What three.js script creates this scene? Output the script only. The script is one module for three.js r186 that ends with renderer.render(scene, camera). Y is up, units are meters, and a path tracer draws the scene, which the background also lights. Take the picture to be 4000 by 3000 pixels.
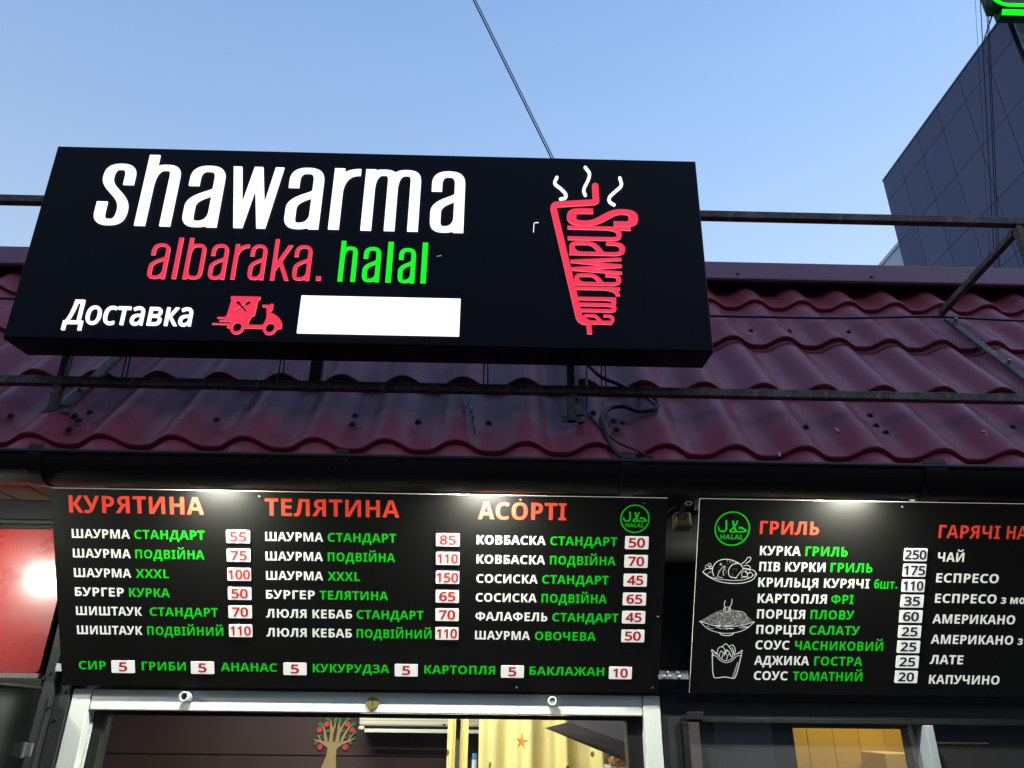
import * as THREE from 'three';
import { RoundedBoxGeometry } from 'three/addons/geometries/RoundedBoxGeometry.js';
import { mergeGeometries } from 'three/addons/utils/BufferGeometryUtils.js';
import { RectAreaLightUniformsLib } from 'three/addons/lights/RectAreaLightUniformsLib.js';
import { ImprovedNoise } from 'three/addons/math/ImprovedNoise.js';

// ---------------------------------------------------------------- camera, sky, sun, exposure
const EYE = 2.0, FOCAL = 2856.57, PITCH = 0.427036, YAW = -0.017658, ROLL = 0.011564;
const scene = new THREE.Scene();
const camera = new THREE.PerspectiveCamera(2 * Math.atan(1500 / FOCAL) * 180 / Math.PI, 4 / 3, 0.05, 2000);
camera.rotation.set(PITCH, YAW, ROLL, 'YXZ');
camera.position.set(0, EYE, 0);
camera.updateMatrixWorld(true);
const renderer = new THREE.WebGLRenderer({ antialias: true });
renderer.toneMapping = THREE.LinearToneMapping;
renderer.toneMappingExposure = 1.0;
renderer.shadowMap.enabled = true;
RectAreaLightUniformsLib.init();

const SUN_DIR = new THREE.Vector3(0.70, 0.56, 0.44).normalize();
{
  const W = 512, H = 256, data = new Float32Array(W * H * 4);
  const stops = [[0, .53, .70, .97], [14, .54, .73, 1.0], [27, .52, .715, 1.0], [40, .365, .565, .92], [52, .27, .46, .82], [70, .17, .34, .70], [90, .12, .28, .63]];
  for (let j = 0; j < H; j++) {
    const el = ((j + .5) / H - .5) * 180;
    for (let i = 0; i < W; i++) {
      const az = ((i + .5) / W - .5) * 2 * Math.PI, x = Math.cos(az), z = Math.sin(az);
      let e = Math.max(0, el), k = 0;
      while (k < stops.length - 2 && e > stops[k + 1][0]) k++;
      const t = Math.min(1, (e - stops[k][0]) / (stops[k + 1][0] - stops[k][0]));
      const lift = 1 + .20 * x;
      const o = (j * W + i) * 4;
      for (let c = 0; c < 3; c++) data[o + c] = (stops[k][1 + c] + (stops[k + 1][1 + c] - stops[k][1 + c]) * t) * lift * (el < 0 ? .55 : 1);
      data[o + 3] = 1;
    }
  }
  const sky = new THREE.DataTexture(data, W, H, THREE.RGBAFormat, THREE.FloatType);
  sky.mapping = THREE.EquirectangularReflectionMapping;
  sky.magFilter = THREE.LinearFilter; sky.minFilter = THREE.LinearFilter;
  sky.needsUpdate = true;
  scene.background = sky; scene.environment = sky;
}
const sun = new THREE.DirectionalLight(new THREE.Color(1, .92, .84), 0.24);
sun.name = 'sun';
sun.position.copy(SUN_DIR).multiplyScalar(60);
sun.castShadow = true; sun.shadow.radius = 140;
Object.assign(sun.shadow.camera, { left: -40, right: 40, top: 40, bottom: -40, far: 150 });
sun.shadow.mapSize.set(2048, 2048);
scene.add(sun, sun.target);

// ---------------------------------------------------------------- helpers
const V3 = (x, y, z) => new THREE.Vector3(x, y, z);
const R = (x, y, z) => V3(x, y + EYE, z);                        // heights measured from eye level
let seed = 7;
const rnd = (a = 0, b = 1) => { seed = (seed * 1664525 + 1013904223) % 4294967296; return a + (b - a) * seed / 4294967296; };
const ray = (px, py) => V3((px - 2000) / FOCAL, -(py - 1500) / FOCAL, -1).applyQuaternion(camera.quaternion);
const onPlane = (px, py, n, p) => { const d = ray(px, py), o = camera.position; return d.multiplyScalar((n.dot(p) - n.dot(o)) / n.dot(d)).add(o); };
const at = (px, py, z) => onPlane(px, py, V3(0, 0, 1), V3(0, 0, z)); // where a measured point of the photo meets the upright plane z
const col = (r, g, b) => new THREE.Color().setRGB(r, g, b);
const used = {};
function numbered(n) { const k = used[n] = (used[n] ?? -1) + 1; return k ? n + '_' + String(k).padStart(3, '0') : n; }
function tag(o, label, category, group, kind) {
  if (label) o.userData.label = label;
  if (category) o.userData.category = category;
  if (group) o.userData.group = group;
  if (kind) o.userData.kind = kind;
  return o;
}
function thing(name, base, label, category, group) {
  const o = new THREE.Group(); o.name = numbered(name); o.position.copy(base); o.userData.base = base.clone(); scene.add(o);
  return tag(o, label, category, group);
}
const rootOf = (o) => { while (o.parent && o.parent !== scene) o = o.parent; return o; };
function part(parent, name, geo, mat, label) {                   // geometry given in world coordinates
  const b = rootOf(parent).position; geo.translate(-b.x, -b.y, -b.z);
  const m = new THREE.Mesh(geo, mat); m.name = name; m.castShadow = m.receiveShadow = true; parent.add(m);
  if (label) m.userData.label = label;
  return m;
}
function placed(parent, name, geo, mat, pos, rot) {              // shared geometry, moved to pos (world)
  const b = rootOf(parent).position, m = new THREE.Mesh(geo, mat); m.name = name; m.castShadow = m.receiveShadow = true;
  m.position.copy(pos).sub(b); if (rot) m.rotation.set(...rot); parent.add(m);
  return m;
}
function single(name, geo, mat, base, label, category, group, kind) {
  geo.translate(-base.x, -base.y, -base.z);
  const m = new THREE.Mesh(geo, mat); m.name = numbered(name); m.castShadow = m.receiveShadow = true; m.position.copy(base); scene.add(m);
  return tag(m, label, category, group, kind);
}
function metres(geo, s = 1) {                                    // uv in metres by the dominant axis of the face
  const p = geo.attributes.position, n = geo.attributes.normal, uv = new Float32Array(p.count * 2);
  for (let i = 0; i < p.count; i++) {
    const ax = Math.abs(n.getX(i)), ay = Math.abs(n.getY(i)), az = Math.abs(n.getZ(i));
    if (ax >= ay && ax >= az) { uv[i * 2] = p.getZ(i) * s; uv[i * 2 + 1] = p.getY(i) * s; } else if (ay >= az) { uv[i * 2] = p.getX(i) * s; uv[i * 2 + 1] = p.getZ(i) * s; } else { uv[i * 2] = p.getX(i) * s; uv[i * 2 + 1] = p.getY(i) * s; }
  }
  geo.setAttribute('uv', new THREE.BufferAttribute(uv, 2));
  return geo;
}
const box = (x0, x1, y0, y1, z0, z1, r = 0.0015) => {            // a box between world bounds, edges softened
  const w = x1 - x0, h = y1 - y0, d = z1 - z0;
  const g = r > 0 ? new RoundedBoxGeometry(w, h, d, 1, Math.min(r, w / 3, h / 3, d / 3)) : new THREE.BoxGeometry(w, h, d);
  return metres(g.translate((x0 + x1) / 2, (y0 + y1) / 2, (z0 + z1) / 2));
};
const boxE = (x0, x1, y0, y1, z0, z1, r) => box(x0, x1, y0 + EYE, y1 + EYE, z0, z1, r);
function bar(p, q, w, h, up = V3(0, 1, 0), r = 0.002) {           // a straight bar from p to q
  const d = q.clone().sub(p), L = d.length(), x = d.normalize(), z = x.clone().cross(up).normalize(), y = z.clone().cross(x);
  const g = metres(new RoundedBoxGeometry(L, h, w, 1, Math.min(r, h * .3, w * .3)));
  return g.applyMatrix4(new THREE.Matrix4().makeBasis(x, y, z).setPosition(p.clone().add(q).multiplyScalar(.5)));
}
const tube = (pts, r, seg = 60, rad = 7) => new THREE.TubeGeometry(new THREE.CatmullRomCurve3(pts, false, 'centripetal'), seg, r, rad);
function canvas(w, h, draw) { const c = document.createElement('canvas'); c.width = w; c.height = h; const x = c.getContext('2d'); draw(x, w, h); return c; }
function ctex(c, srgb = true) { const t = new THREE.CanvasTexture(c); if (srgb) t.colorSpace = THREE.SRGBColorSpace; t.magFilter = THREE.LinearFilter; t.wrapS = t.wrapT = THREE.RepeatWrapping; t.anisotropy = 8; return t; }
const perlin = new ImprovedNoise();
function noiseTex(size, fn, srgb, period) {                      // tiling texture: fn(noise, x, y) -> [r, g, b] in 0..1
  const d = new Uint8Array(size * size * 4);
  const n = (x, y, f, z = 0) => {                                // tiles with period 1
    const a = x * f, b = y * f, w = (u, v) => perlin.noise(u, v, z);
    const tx = x, ty = y;
    return (w(a, b) * (1 - tx) * (1 - ty) + w(a - f, b) * tx * (1 - ty) + w(a, b - f) * (1 - tx) * ty + w(a - f, b - f) * tx * ty);
  };
  for (let j = 0; j < size; j++) for (let i = 0; i < size; i++) {
    const c = fn(n, i / size, j / size), o = (j * size + i) * 4;
    for (let k = 0; k < 3; k++) d[o + k] = Math.max(0, Math.min(255, (Array.isArray(c) ? c[k] : c) * 255));
    d[o + 3] = 255;
  }
  const t = new THREE.DataTexture(d, size, size); t.magFilter = THREE.LinearFilter; t.minFilter = THREE.LinearMipmapLinearFilter; t.generateMipmaps = true; t.wrapS = t.wrapT = THREE.RepeatWrapping;
  if (srgb) t.colorSpace = THREE.SRGBColorSpace;
  t.repeat.set(1 / period, 1 / period); t.needsUpdate = true;
  return t;
}
const mix = (a, b, t) => a.map((v, i) => v + (b[i] - v) * t), clamp = (x) => Math.max(0, Math.min(1, x));
const std = (o) => new THREE.MeshStandardMaterial(o), phy = (o) => new THREE.MeshPhysicalMaterial(o);

// outlines traced from a drawing (letters, logos): canvas -> marching squares -> shapes in metres
function trace(wmm, hmm, scale, draw, tol = .35) {
  const W = Math.ceil(wmm * scale) + 8, H = Math.ceil(hmm * scale) + 8;
  const c = canvas(W, H, (x) => { x.translate(4, H - 4); x.scale(scale, -scale); x.fillStyle = x.strokeStyle = '#fff'; x.lineCap = 'butt'; x.lineJoin = 'round'; draw(x); });
  const im = c.getContext('2d').getImageData(0, 0, W, H).data, v = (i, j) => (i < 0 || j < 0 || i >= W || j >= H) ? 0 : im[(j * W + i) * 4 + 3] / 255;
  const segs = new Map(), key = (p) => p[0].toFixed(3) + ',' + p[1].toFixed(3);
  const add = (a, b) => segs.set(key(a), [a, b]);
  for (let j = -1; j < H; j++) for (let i = -1; i < W; i++) {
    const a = v(i, j), b = v(i + 1, j), d = v(i, j + 1), e = v(i + 1, j + 1), code = (a > .5) | (b > .5) << 1 | (e > .5) << 2 | (d > .5) << 3;
    if (!code || code === 15) continue;
    const f = (p, q) => (.5 - p) / (q - p), T = [i + f(a, b), j], Rr = [i + 1, j + f(b, e)], B = [i + f(d, e), j + 1], L = [i, j + f(a, d)];
    const go = { 1: [[L, T]], 2: [[T, Rr]], 3: [[L, Rr]], 4: [[Rr, B]], 5: [[L, T], [Rr, B]], 6: [[T, B]], 7: [[L, B]], 8: [[B, L]], 9: [[B, T]], 10: [[T, Rr], [B, L]], 11: [[B, Rr]], 12: [[Rr, L]], 13: [[Rr, T]], 14: [[T, L]] }[code];
    for (const [p, q] of go) add(p, q);
  }
  const loops = [];
  while (segs.size) {
    const [k0, s0] = segs.entries().next().value, pts = [];
    let s = s0, k = k0;
    while (s) { segs.delete(k); pts.push(s[0]); k = key(s[1]); s = segs.get(k); }
    if (pts.length > 6) loops.push(pts);
  }
  const dp = (p) => {                                            // Douglas-Peucker
    const keep = new Uint8Array(p.length); keep[0] = keep[p.length - 1] = 1;
    const st = [[0, p.length - 1]];
    while (st.length) {
      const [a, b] = st.pop(); let m = 0, mi = -1;
      const dx = p[b][0] - p[a][0], dy = p[b][1] - p[a][1], l = Math.hypot(dx, dy) || 1e-9;
      for (let i = a + 1; i < b; i++) { const d = l < 1e-6 ? Math.hypot(p[i][0] - p[a][0], p[i][1] - p[a][1]) : Math.abs((p[i][0] - p[a][0]) * dy - (p[i][1] - p[a][1]) * dx) / l; if (d > m) { m = d; mi = i; } }
      if (m > tol) { keep[mi] = 1; st.push([a, mi], [mi, b]); }
    }
    return p.filter((_, i) => keep[i]);
  };
  const polys = loops.map((l) => {
    const h = l.length >> 1, s = [...dp(l.slice(0, h + 1)).slice(0, -1), ...dp([...l.slice(h), l[0]]).slice(0, -1)];
    return s.map(([x, y]) => new THREE.Vector2((x + .5 - 4) / scale / 1000, (H - 4 - y - .5) / scale / 1000));
  }).filter((p) => p.length > 2).map((p) => ({ p, a: THREE.ShapeUtils.area(p) })).sort((x, y) => Math.abs(y.a) - Math.abs(x.a));
  const inside = (q, p) => { let r = false; for (let i = 0, j = p.length - 1; i < p.length; j = i++) if ((p[i].y > q.y) !== (p[j].y > q.y) && q.x < (p[j].x - p[i].x) * (q.y - p[i].y) / (p[j].y - p[i].y) + p[i].x) r = !r; return r; };
  const shapes = [];
  for (const q of polys) {
    const owners = polys.filter((o) => o !== q && Math.abs(o.a) > Math.abs(q.a) && inside(q.p[0], o.p));
    if (owners.length % 2 === 0) { q.shape = new THREE.Shape(q.p); shapes.push(q.shape); } else { const o = owners[owners.length - 1]; o.shape?.holes.push(new THREE.Path(q.p)); }
  }
  return shapes;
}
const extrude = (shapes, depth) => new THREE.ExtrudeGeometry(shapes, { depth, bevelEnabled: false, curveSegments: 4 });

// ---------------------------------------------------------------- materials
const M = {};
{
  const roofC = noiseTex(512, (n, x, y) => {
    const a = n(x, y, 5) * .5 + n(x, y, 17, 3) * .3 + n(x, y, 61, 5) * .2, spot = clamp((n(x, y, 40, 9) - .33) * 5);
    return mix(mix([.60, .27, .315], [.53, .235, .275], clamp(a * 1.3 + .5)), [.60, .45, .46], spot * .2);
  }, true, .9);
  const roofR = noiseTex(512, (n, x, y) => clamp(.60 + n(x, y, 6, 2) * .22 + n(x, y, 50, 7) * .16), false, .9);
  M.roof = phy({ map: roofC, roughnessMap: roofR, roughness: .62, specularIntensity: .6 });
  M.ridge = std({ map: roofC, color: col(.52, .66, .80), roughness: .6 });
  const rust = noiseTex(256, (n, x, y) => {
    const a = clamp(n(x, y, 6) * 1.2 + n(x, y, 23, 4) * .9 + .42), b = clamp((n(x, y, 14, 8) + n(x, y, 48, 2) * .7 - .12) * 3);
    return mix(mix([.28, .26, .25], [.46, .43, .41], a), [.46, .26, .15], b * .75);
  }, true, .35);
  M.steel = std({ map: rust, roughness: .62, metalness: .25 });
  M.gutter = phy({ color: col(.013, .0075, .0065), roughness: .42, specularIntensity: .6 });
  M.cladding = phy({ color: col(.030, .033, .034), specularIntensity: .6, roughness: .6, roughnessMap: noiseTex(256, (n, x, y) => clamp(.75 + n(x, y, 9) * .3 + n(x, y, 40, 3) * .25), false, .5) });
  M.black = phy({ color: col(.006, .006, .009), roughness: .5, specularIntensity: .45 });
  M.signFace = phy({ color: col(.0046, .0042, .0105), roughness: .55, specularIntensity: .30 });
  M.cable = std({ color: col(.016, .016, .019), roughness: .5 });
  M.screw = std({ color: col(.05, .035, .03), roughness: .55, metalness: .6 });
  M.zinc = std({ color: col(.30, .33, .35), roughness: .42, metalness: .7 });
  M.whitePvc = phy({ color: col(.66, .69, .66), roughness: .4, clearcoat: .3, clearcoatRoughness: .3 });
  M.darkPvc = phy({ color: col(.014, .015, .014), specularIntensity: .5, roughness: .5 });
  M.glass = phy({ color: col(.96, .98, .97), roughness: .02, transmission: 1, thickness: 0, ior: 1.5 });
  M.asphalt = std({ map: noiseTex(512, (n, x, y) => { const a = .26 + n(x, y, 90) * .12 + n(x, y, 6, 3) * .05; return [a, a, a * 1.02]; }, true, 3), roughness: .9 });
  M.inside = std({ map: noiseTex(256, (n, x, y) => mix([.235, .17, .175], [.28, .205, .21], clamp(n(x, y, 4) + .5)), true, 1.5), roughness: .7 });
}

// ---------------------------------------------------------------- ground
{
  const g = new THREE.PlaneGeometry(1600, 1600); g.rotateX(-Math.PI / 2);
  const uv = g.attributes.uv; for (let i = 0; i < uv.count; i++) uv.setXY(i, uv.getX(i) * 1600, uv.getY(i) * 1600);
  const m = new THREE.Mesh(g, M.asphalt); m.name = 'ground'; m.receiveShadow = true; scene.add(m);
  tag(m, 'grey asphalt ground in front of the kiosk', 'ground', null, 'structure');
}

// ---------------------------------------------------------------- kiosk building
const A = 52.658 * Math.PI / 180, SA = Math.sin(A), CA = Math.cos(A), STEP = .352, PITCHX = .185, X0 = .6267;
const E0 = R(0, .66383, -1.80922);                               // crest of the lowest full tile row
const roofN = V3(0, CA, SA), roofUp = V3(0, SA, -CA);
const roofPt = (x, s, n = 0) => V3(x, E0.y, E0.z).addScaledVector(roofUp, s).addScaledVector(roofN, n);
const onRoof = (px, py, n = 0) => onPlane(px, py, roofN, roofPt(0, 0, n));
const WALL = -2.12;
let surface;                                                    // height of the tiles over the crest plane
const drape = (px, py, r) => { const p = onRoof(px, py, -.02), sl = p.clone().sub(E0).dot(roofUp); return p.addScaledVector(roofN, .02 + Math.max(surface(p.x, sl), -.024) + r); };
const kiosk = thing('kiosk', V3(0, 0, -2.9), 'food kiosk with burgundy metal tile roof, dark gutter and lit serving windows', 'kiosk');
const JY = at(1300, 2953, -4.06).y - EYE;                         // joint of the inner wall boards
const rowTop = at(300, 2772, WALL).y - EYE;                      // top of the serving window opening
const xa = at(320, 2772, WALL).x, xb = at(2545, 2800, WALL).x;   // opening of the serving window
const rwL = at(2668, 2800, WALL).x;                              // opening of the right window
{
  const front = [boxE(-3.6, xa - .03, -EYE, .60, WALL - .07, WALL - .013), boxE(xa - .03, 3.6, .045, .60, WALL - .07, WALL - .012),
    boxE(xa - .03, xb + .03, -EYE, -1.0, WALL - .07, WALL - .012), boxE(xb + .03, rwL - .004, -EYE, .045, WALL - .07, WALL - .012),
    boxE(rwL - .004, 3.6, -EYE, -.9, WALL - .07, WALL - .012), boxE(rwL - .004, 3.6, .004, .045, WALL - .07, WALL - .012), boxE(2.6, 3.6, -.9, .004, WALL - .07, WALL - .012)];
  part(kiosk, 'wall', mergeGeometries(front), M.cladding);
  part(kiosk, 'side_wall', boxE(-3.6, -3.53, -EYE, .60, -4.4, WALL - .07), M.cladding);
  part(kiosk, 'side_wall', boxE(3.53, 3.6, -EYE, .60, -4.4, WALL - .07), M.cladding);
  part(kiosk, 'back_wall', boxE(-3.53, 3.53, -EYE, .60, -4.4, -4.33), M.cladding);
  part(kiosk, 'interior_wall', mergeGeometries([boxE(-1.9, .56, JY + .003, .60, -4.12, -4.06), boxE(-1.9, .56, -EYE, JY - .003, -4.12, -4.06), boxE(-1.9, .56, JY - .003, JY + .003, -4.12, -4.075), boxE(-1.96, -1.9, -EYE, .60, -4.12, WALL - .07), boxE(.56, .60, -EYE, .60, -4.33, WALL - .07)]), M.inside);
  part(kiosk, 'ceiling', boxE(-3.53, 3.53, .60, .64, -4.4, WALL + .02), M.cladding);
  part(kiosk, 'floor_slab', boxE(-3.53, 3.53, -EYE + .002, -EYE + .12, -4.33, WALL - .07), M.cladding);
  // roof deck under the tiles, and the rear slope that closes the attic
  const top = 1.50, deck = [];
  deck.push(bar(roofPt(0, -.10, -.085).setX(-3.7), roofPt(0, -.10, -.085).setX(3.7), .02, .02));
  const quad = (a, b, c, d) => { const g = new THREE.BufferGeometry(); g.setAttribute('position', new THREE.Float32BufferAttribute([a, b, c, a, c, d].flatMap((p) => [p.x, p.y, p.z]), 3)); g.computeVertexNormals(); g.setAttribute('uv', new THREE.Float32BufferAttribute([0, 0, 1, 0, 1, 1, 0, 0, 1, 1, 0, 1], 2)); return g; };
  const p0 = roofPt(-3.7, -.09, -.06), p1 = roofPt(3.7, -.09, -.06), p2 = roofPt(3.7, top, -.06), p3 = roofPt(-3.7, top, -.06);
  const b2 = V3(3.7, .60 + EYE, -4.5), b3 = V3(-3.7, .60 + EYE, -4.5);
  const gable = (a, b, c) => { const g = new THREE.BufferGeometry(); g.setAttribute('position', new THREE.Float32BufferAttribute([a, b, c].flatMap((p) => [p.x, p.y, p.z]), 3)); g.computeVertexNormals(); g.setAttribute('uv', new THREE.Float32BufferAttribute([0, 0, 1, 0, 1, 1], 2)); return g; };
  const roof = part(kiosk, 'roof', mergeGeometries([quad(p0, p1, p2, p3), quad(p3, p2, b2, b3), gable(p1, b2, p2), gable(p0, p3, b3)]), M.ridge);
  // pressed metal tiles: one wave wide, one step long
  const prof = (u) => { const w = u + .05 * Math.sin(2 * Math.PI * u); return .034 * Math.pow(.5 + .5 * Math.cos(2 * Math.PI * (w - .5)), 2.1); };
  surface = (x, sl) => prof((((x - X0) / PITCHX + .5) % 1 + 1) % 1) - .034 - .018 * (((sl / STEP) % 1 + 1) % 1);
  const tileGeo = (len, ou, lipH = .018) => {
    const NU = 18, NS = 3, pos = [], uv = [], idx = [];
    for (let j = 0; j <= NS; j++) for (let i = 0; i <= NU; i++) {
      const u = i / NU, s = j / NS;
      pos.push((u - .5) * PITCHX, prof(u) - .034 + lipH * (1 - s) - lipH, -s * len - .0); uv.push((u - .5) * PITCHX + ou, s * len + ou * 1.7);
    }
    for (let j = 0; j < NS; j++) for (let i = 0; i < NU; i++) { const a = j * (NU + 1) + i; idx.push(a, a + 1, a + NU + 1, a + 1, a + NU + 2, a + NU + 1); }
    const o = pos.length / 3;                                    // rounded nose and the drop below it
    for (let j = 0; j <= 3; j++) for (let i = 0; i <= NU; i++) {
      const u = i / NU, dz = [0, .0035, .0045, .002][j], dy = [0, -.0012, -.005, -lipH - .004][j];
      pos.push((u - .5) * PITCHX, prof(u) - .034 + dy, dz); uv.push((u - .5) * PITCHX + ou, -.005 * j + ou);
    }
    for (let j = 0; j < 3; j++) for (let i = 0; i < NU; i++) { const a = o + j * (NU + 1) + i; idx.push(a, a + NU + 1, a + 1, a + 1, a + NU + 1, a + NU + 2); }
    const g = new THREE.BufferGeometry(); g.setAttribute('position', new THREE.Float32BufferAttribute(pos, 3)); g.setAttribute('uv', new THREE.Float32BufferAttribute(uv, 2)); g.setIndex(idx); g.computeVertexNormals();
    return g;
  };
  const full = [.0, .31, .57, .83].map((o) => tileGeo(STEP, o)), eave = [.2, .66].map((o) => tileGeo(.088, o)), high = [.13, .47].map((o) => tileGeo(.30, o));
  for (let r = -1; r <= 3; r++) for (let k = -19; k <= 13; k++) {
    const set = r < 0 ? eave : r === 3 ? high : full, s = r < 0 ? -.088 : r * STEP;
    placed(roof, 'roof_tile', set[Math.floor(rnd(0, set.length - .001))], M.roof, roofPt(X0 + k * PITCHX, s), [A, 0, 0]);
  }
  // sheet overlap seam a little below the third row, on the right
  const seam = [];
  for (let i = 0; i <= 16 * 18; i++) { const u = (i % 18) / 18, x = X0 + (i / 18 - 3.5) * PITCHX, w = prof(u); seam.push(roofPt(x, 2 * STEP - .035, w - .034 + .003 - .018 * .9)); }
  part(roof, 'sheet_seam', tube(seam, .0016, 16 * 18, 4), M.screw);
  // ridge cap
    const ridgeLow = onRoof(3000, 1092, .035), ridgeTop = onRoof(2756, 1017, .05);
  const yl = ridgeLow.y, zl = ridgeLow.z, yt = ridgeTop.y, zt = ridgeTop.z;
  const sec = [[yl - .004, zl - .008], [yl, zl + .002], [yl + .006, zl + .001], [yt - .014, zt + .006], [yt, zt - .008], [yt - .002, zt - .03], [yt - .16, zt - .22]];
  const sp = new THREE.Shape(); sec.forEach(([y, z], i) => (i ? sp.lineTo(z, y) : sp.moveTo(z, y)));
  sec.slice().reverse().forEach(([y, z]) => sp.lineTo(z - .003, y - .004));
  const rg = new THREE.ExtrudeGeometry(sp, { depth: 7.4, bevelEnabled: false }); rg.rotateY(-Math.PI / 2); rg.translate(3.7, 0, 0);
  // shape x = world z, shape y = world y, extrude along world x
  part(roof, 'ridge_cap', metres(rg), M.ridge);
  // screws with washers
  const sg = mergeGeometries([new THREE.CylinderGeometry(.0055, .006, .006, 6).translate(0, .006, 0), new THREE.CylinderGeometry(.0095, .0105, .003, 12).translate(0, .0015, 0)]);
  for (const [px, py] of [[2934, 1290], [3084, 1291], [3316, 1294], [3149, 1665], [3400, 1620], [3424, 1660], [3462, 1686], [3957, 1665], [1633, 1646], [1909, 1650], [2397, 1642], [2432, 1650], [2409, 1676], [846, 1637], [1387, 1622], [1375, 1655], [40, 1622], [350, 1608], [292, 1622], [306, 1640], [270, 1675], [2315, 1629], [3932, 1152]])
    placed(roof, 'screw', sg, M.screw, drape(px, py, 0), [A + rnd(-.12, .12), rnd(0, 1), rnd(-.12, .12)]);
  for (const [px, py] of [[2881, 1074], [3403, 1086]]) placed(roof, 'screw', sg, M.screw, onRoof(px, py, .038), [A, 0, 0]);
  // bird droppings and chalk marks on the sheets
  const chalk = std({ color: col(.34, .35, .38), roughness: .9 });
  for (const [px, py, w, h] of [[3272, 1674, 6, 13], [3841, 1700, 6, 11], [3848, 1712, 3, 8], [3362, 1662, 7, 4], [3372, 1671, 3, 6], [3056, 1057, 2, 4], [3046, 1770, 4, 14]]) {
    const g = new THREE.SphereGeometry(1, 8, 6); g.scale(w * .0008, .0006, h * .0009); placed(roof, 'dropping', g, chalk, (py < 1100 ? onRoof(px, py, .036) : drape(px, py, .0005)), [A, rnd(0, 3), 0]);
  }
  // gutter: half round with rolled rim, joints and strap brackets
  const cz = -1.710, cy = .554, rad = .060, gs = new THREE.Shape();
  for (let i = 0; i <= 22; i++) { const t = Math.PI * i / 22; const z = cz + Math.cos(t) * rad, y = cy - Math.sin(t) * rad * 1.02; i ? gs.lineTo(z, y) : gs.moveTo(z, y); }
  for (let i = 22; i >= 0; i--) { const t = Math.PI * i / 22; gs.lineTo(cz + Math.cos(t) * (rad - .002), cy - Math.sin(t) * (rad - .002) * 1.02); }
  const gg = new THREE.ExtrudeGeometry(gs, { depth: 7.3, bevelEnabled: false }); gg.rotateY(-Math.PI / 2); gg.translate(3.65, EYE, 0);
  const rim = tube([R(-3.65, cy + .001, cz + rad - .002), R(3.65, cy + .001, cz + rad - .002)], .0075, 1, 10);
  const gut = part(kiosk, 'gutter', mergeGeometries([metres(gg), rim.toNonIndexed()]), M.gutter);
  const strapShape = (r0, r1) => { const s = new THREE.Shape(); for (let i = -2; i <= 24; i++) { const t = Math.PI * i / 22, z = cz + Math.cos(t) * r1, y = cy - Math.sin(t) * r1 * 1.02; i > -2 ? s.lineTo(z, y) : s.moveTo(z, y); } for (let i = 24; i >= -2; i--) { const t = Math.PI * i / 22; s.lineTo(cz + Math.cos(t) * r0, cy - Math.sin(t) * r0 * 1.02); } return s; };
  for (const [px, w] of [[122, .032], [1332, .028], [2455, .034], [3650, .05]]) {
    const x = at(px, 1850, -1.66).x, g = new THREE.ExtrudeGeometry(strapShape(rad + .001, rad + .0034), { depth: w, bevelEnabled: true, bevelSize: .001, bevelThickness: .001, bevelSegments: 1 });
    g.rotateY(-Math.PI / 2); g.translate(x + w / 2, EYE, 0); part(gut, 'gutter_bracket', metres(g), M.gutter);
  }
  part(kiosk, 'fascia', boxE(-3.65, 3.65, .545, .585, -1.865, -1.835), M.gutter);
  // soffit boards between the fascia and the wall
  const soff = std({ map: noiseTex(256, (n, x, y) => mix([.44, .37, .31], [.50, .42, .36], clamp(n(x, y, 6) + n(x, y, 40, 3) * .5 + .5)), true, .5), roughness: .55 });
  const soffShade = std({ color: col(.035, .032, .026), roughness: .6 });  // same boards away from the flood lamp, shade put into the colour
  for (let i = 0; i < 66; i++) { const x = -3.6 + i * .11; part(kiosk, 'soffit_board', boxE(x, x + .1035, .562, .574, WALL - .01, -1.84, .003), x < -1.08 ? soff : soffShade); }
  part(kiosk, 'wall_trim', boxE(-3.6, -1.135, .455, .560, WALL - .012, WALL + .008), M.cladding);
}

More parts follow.
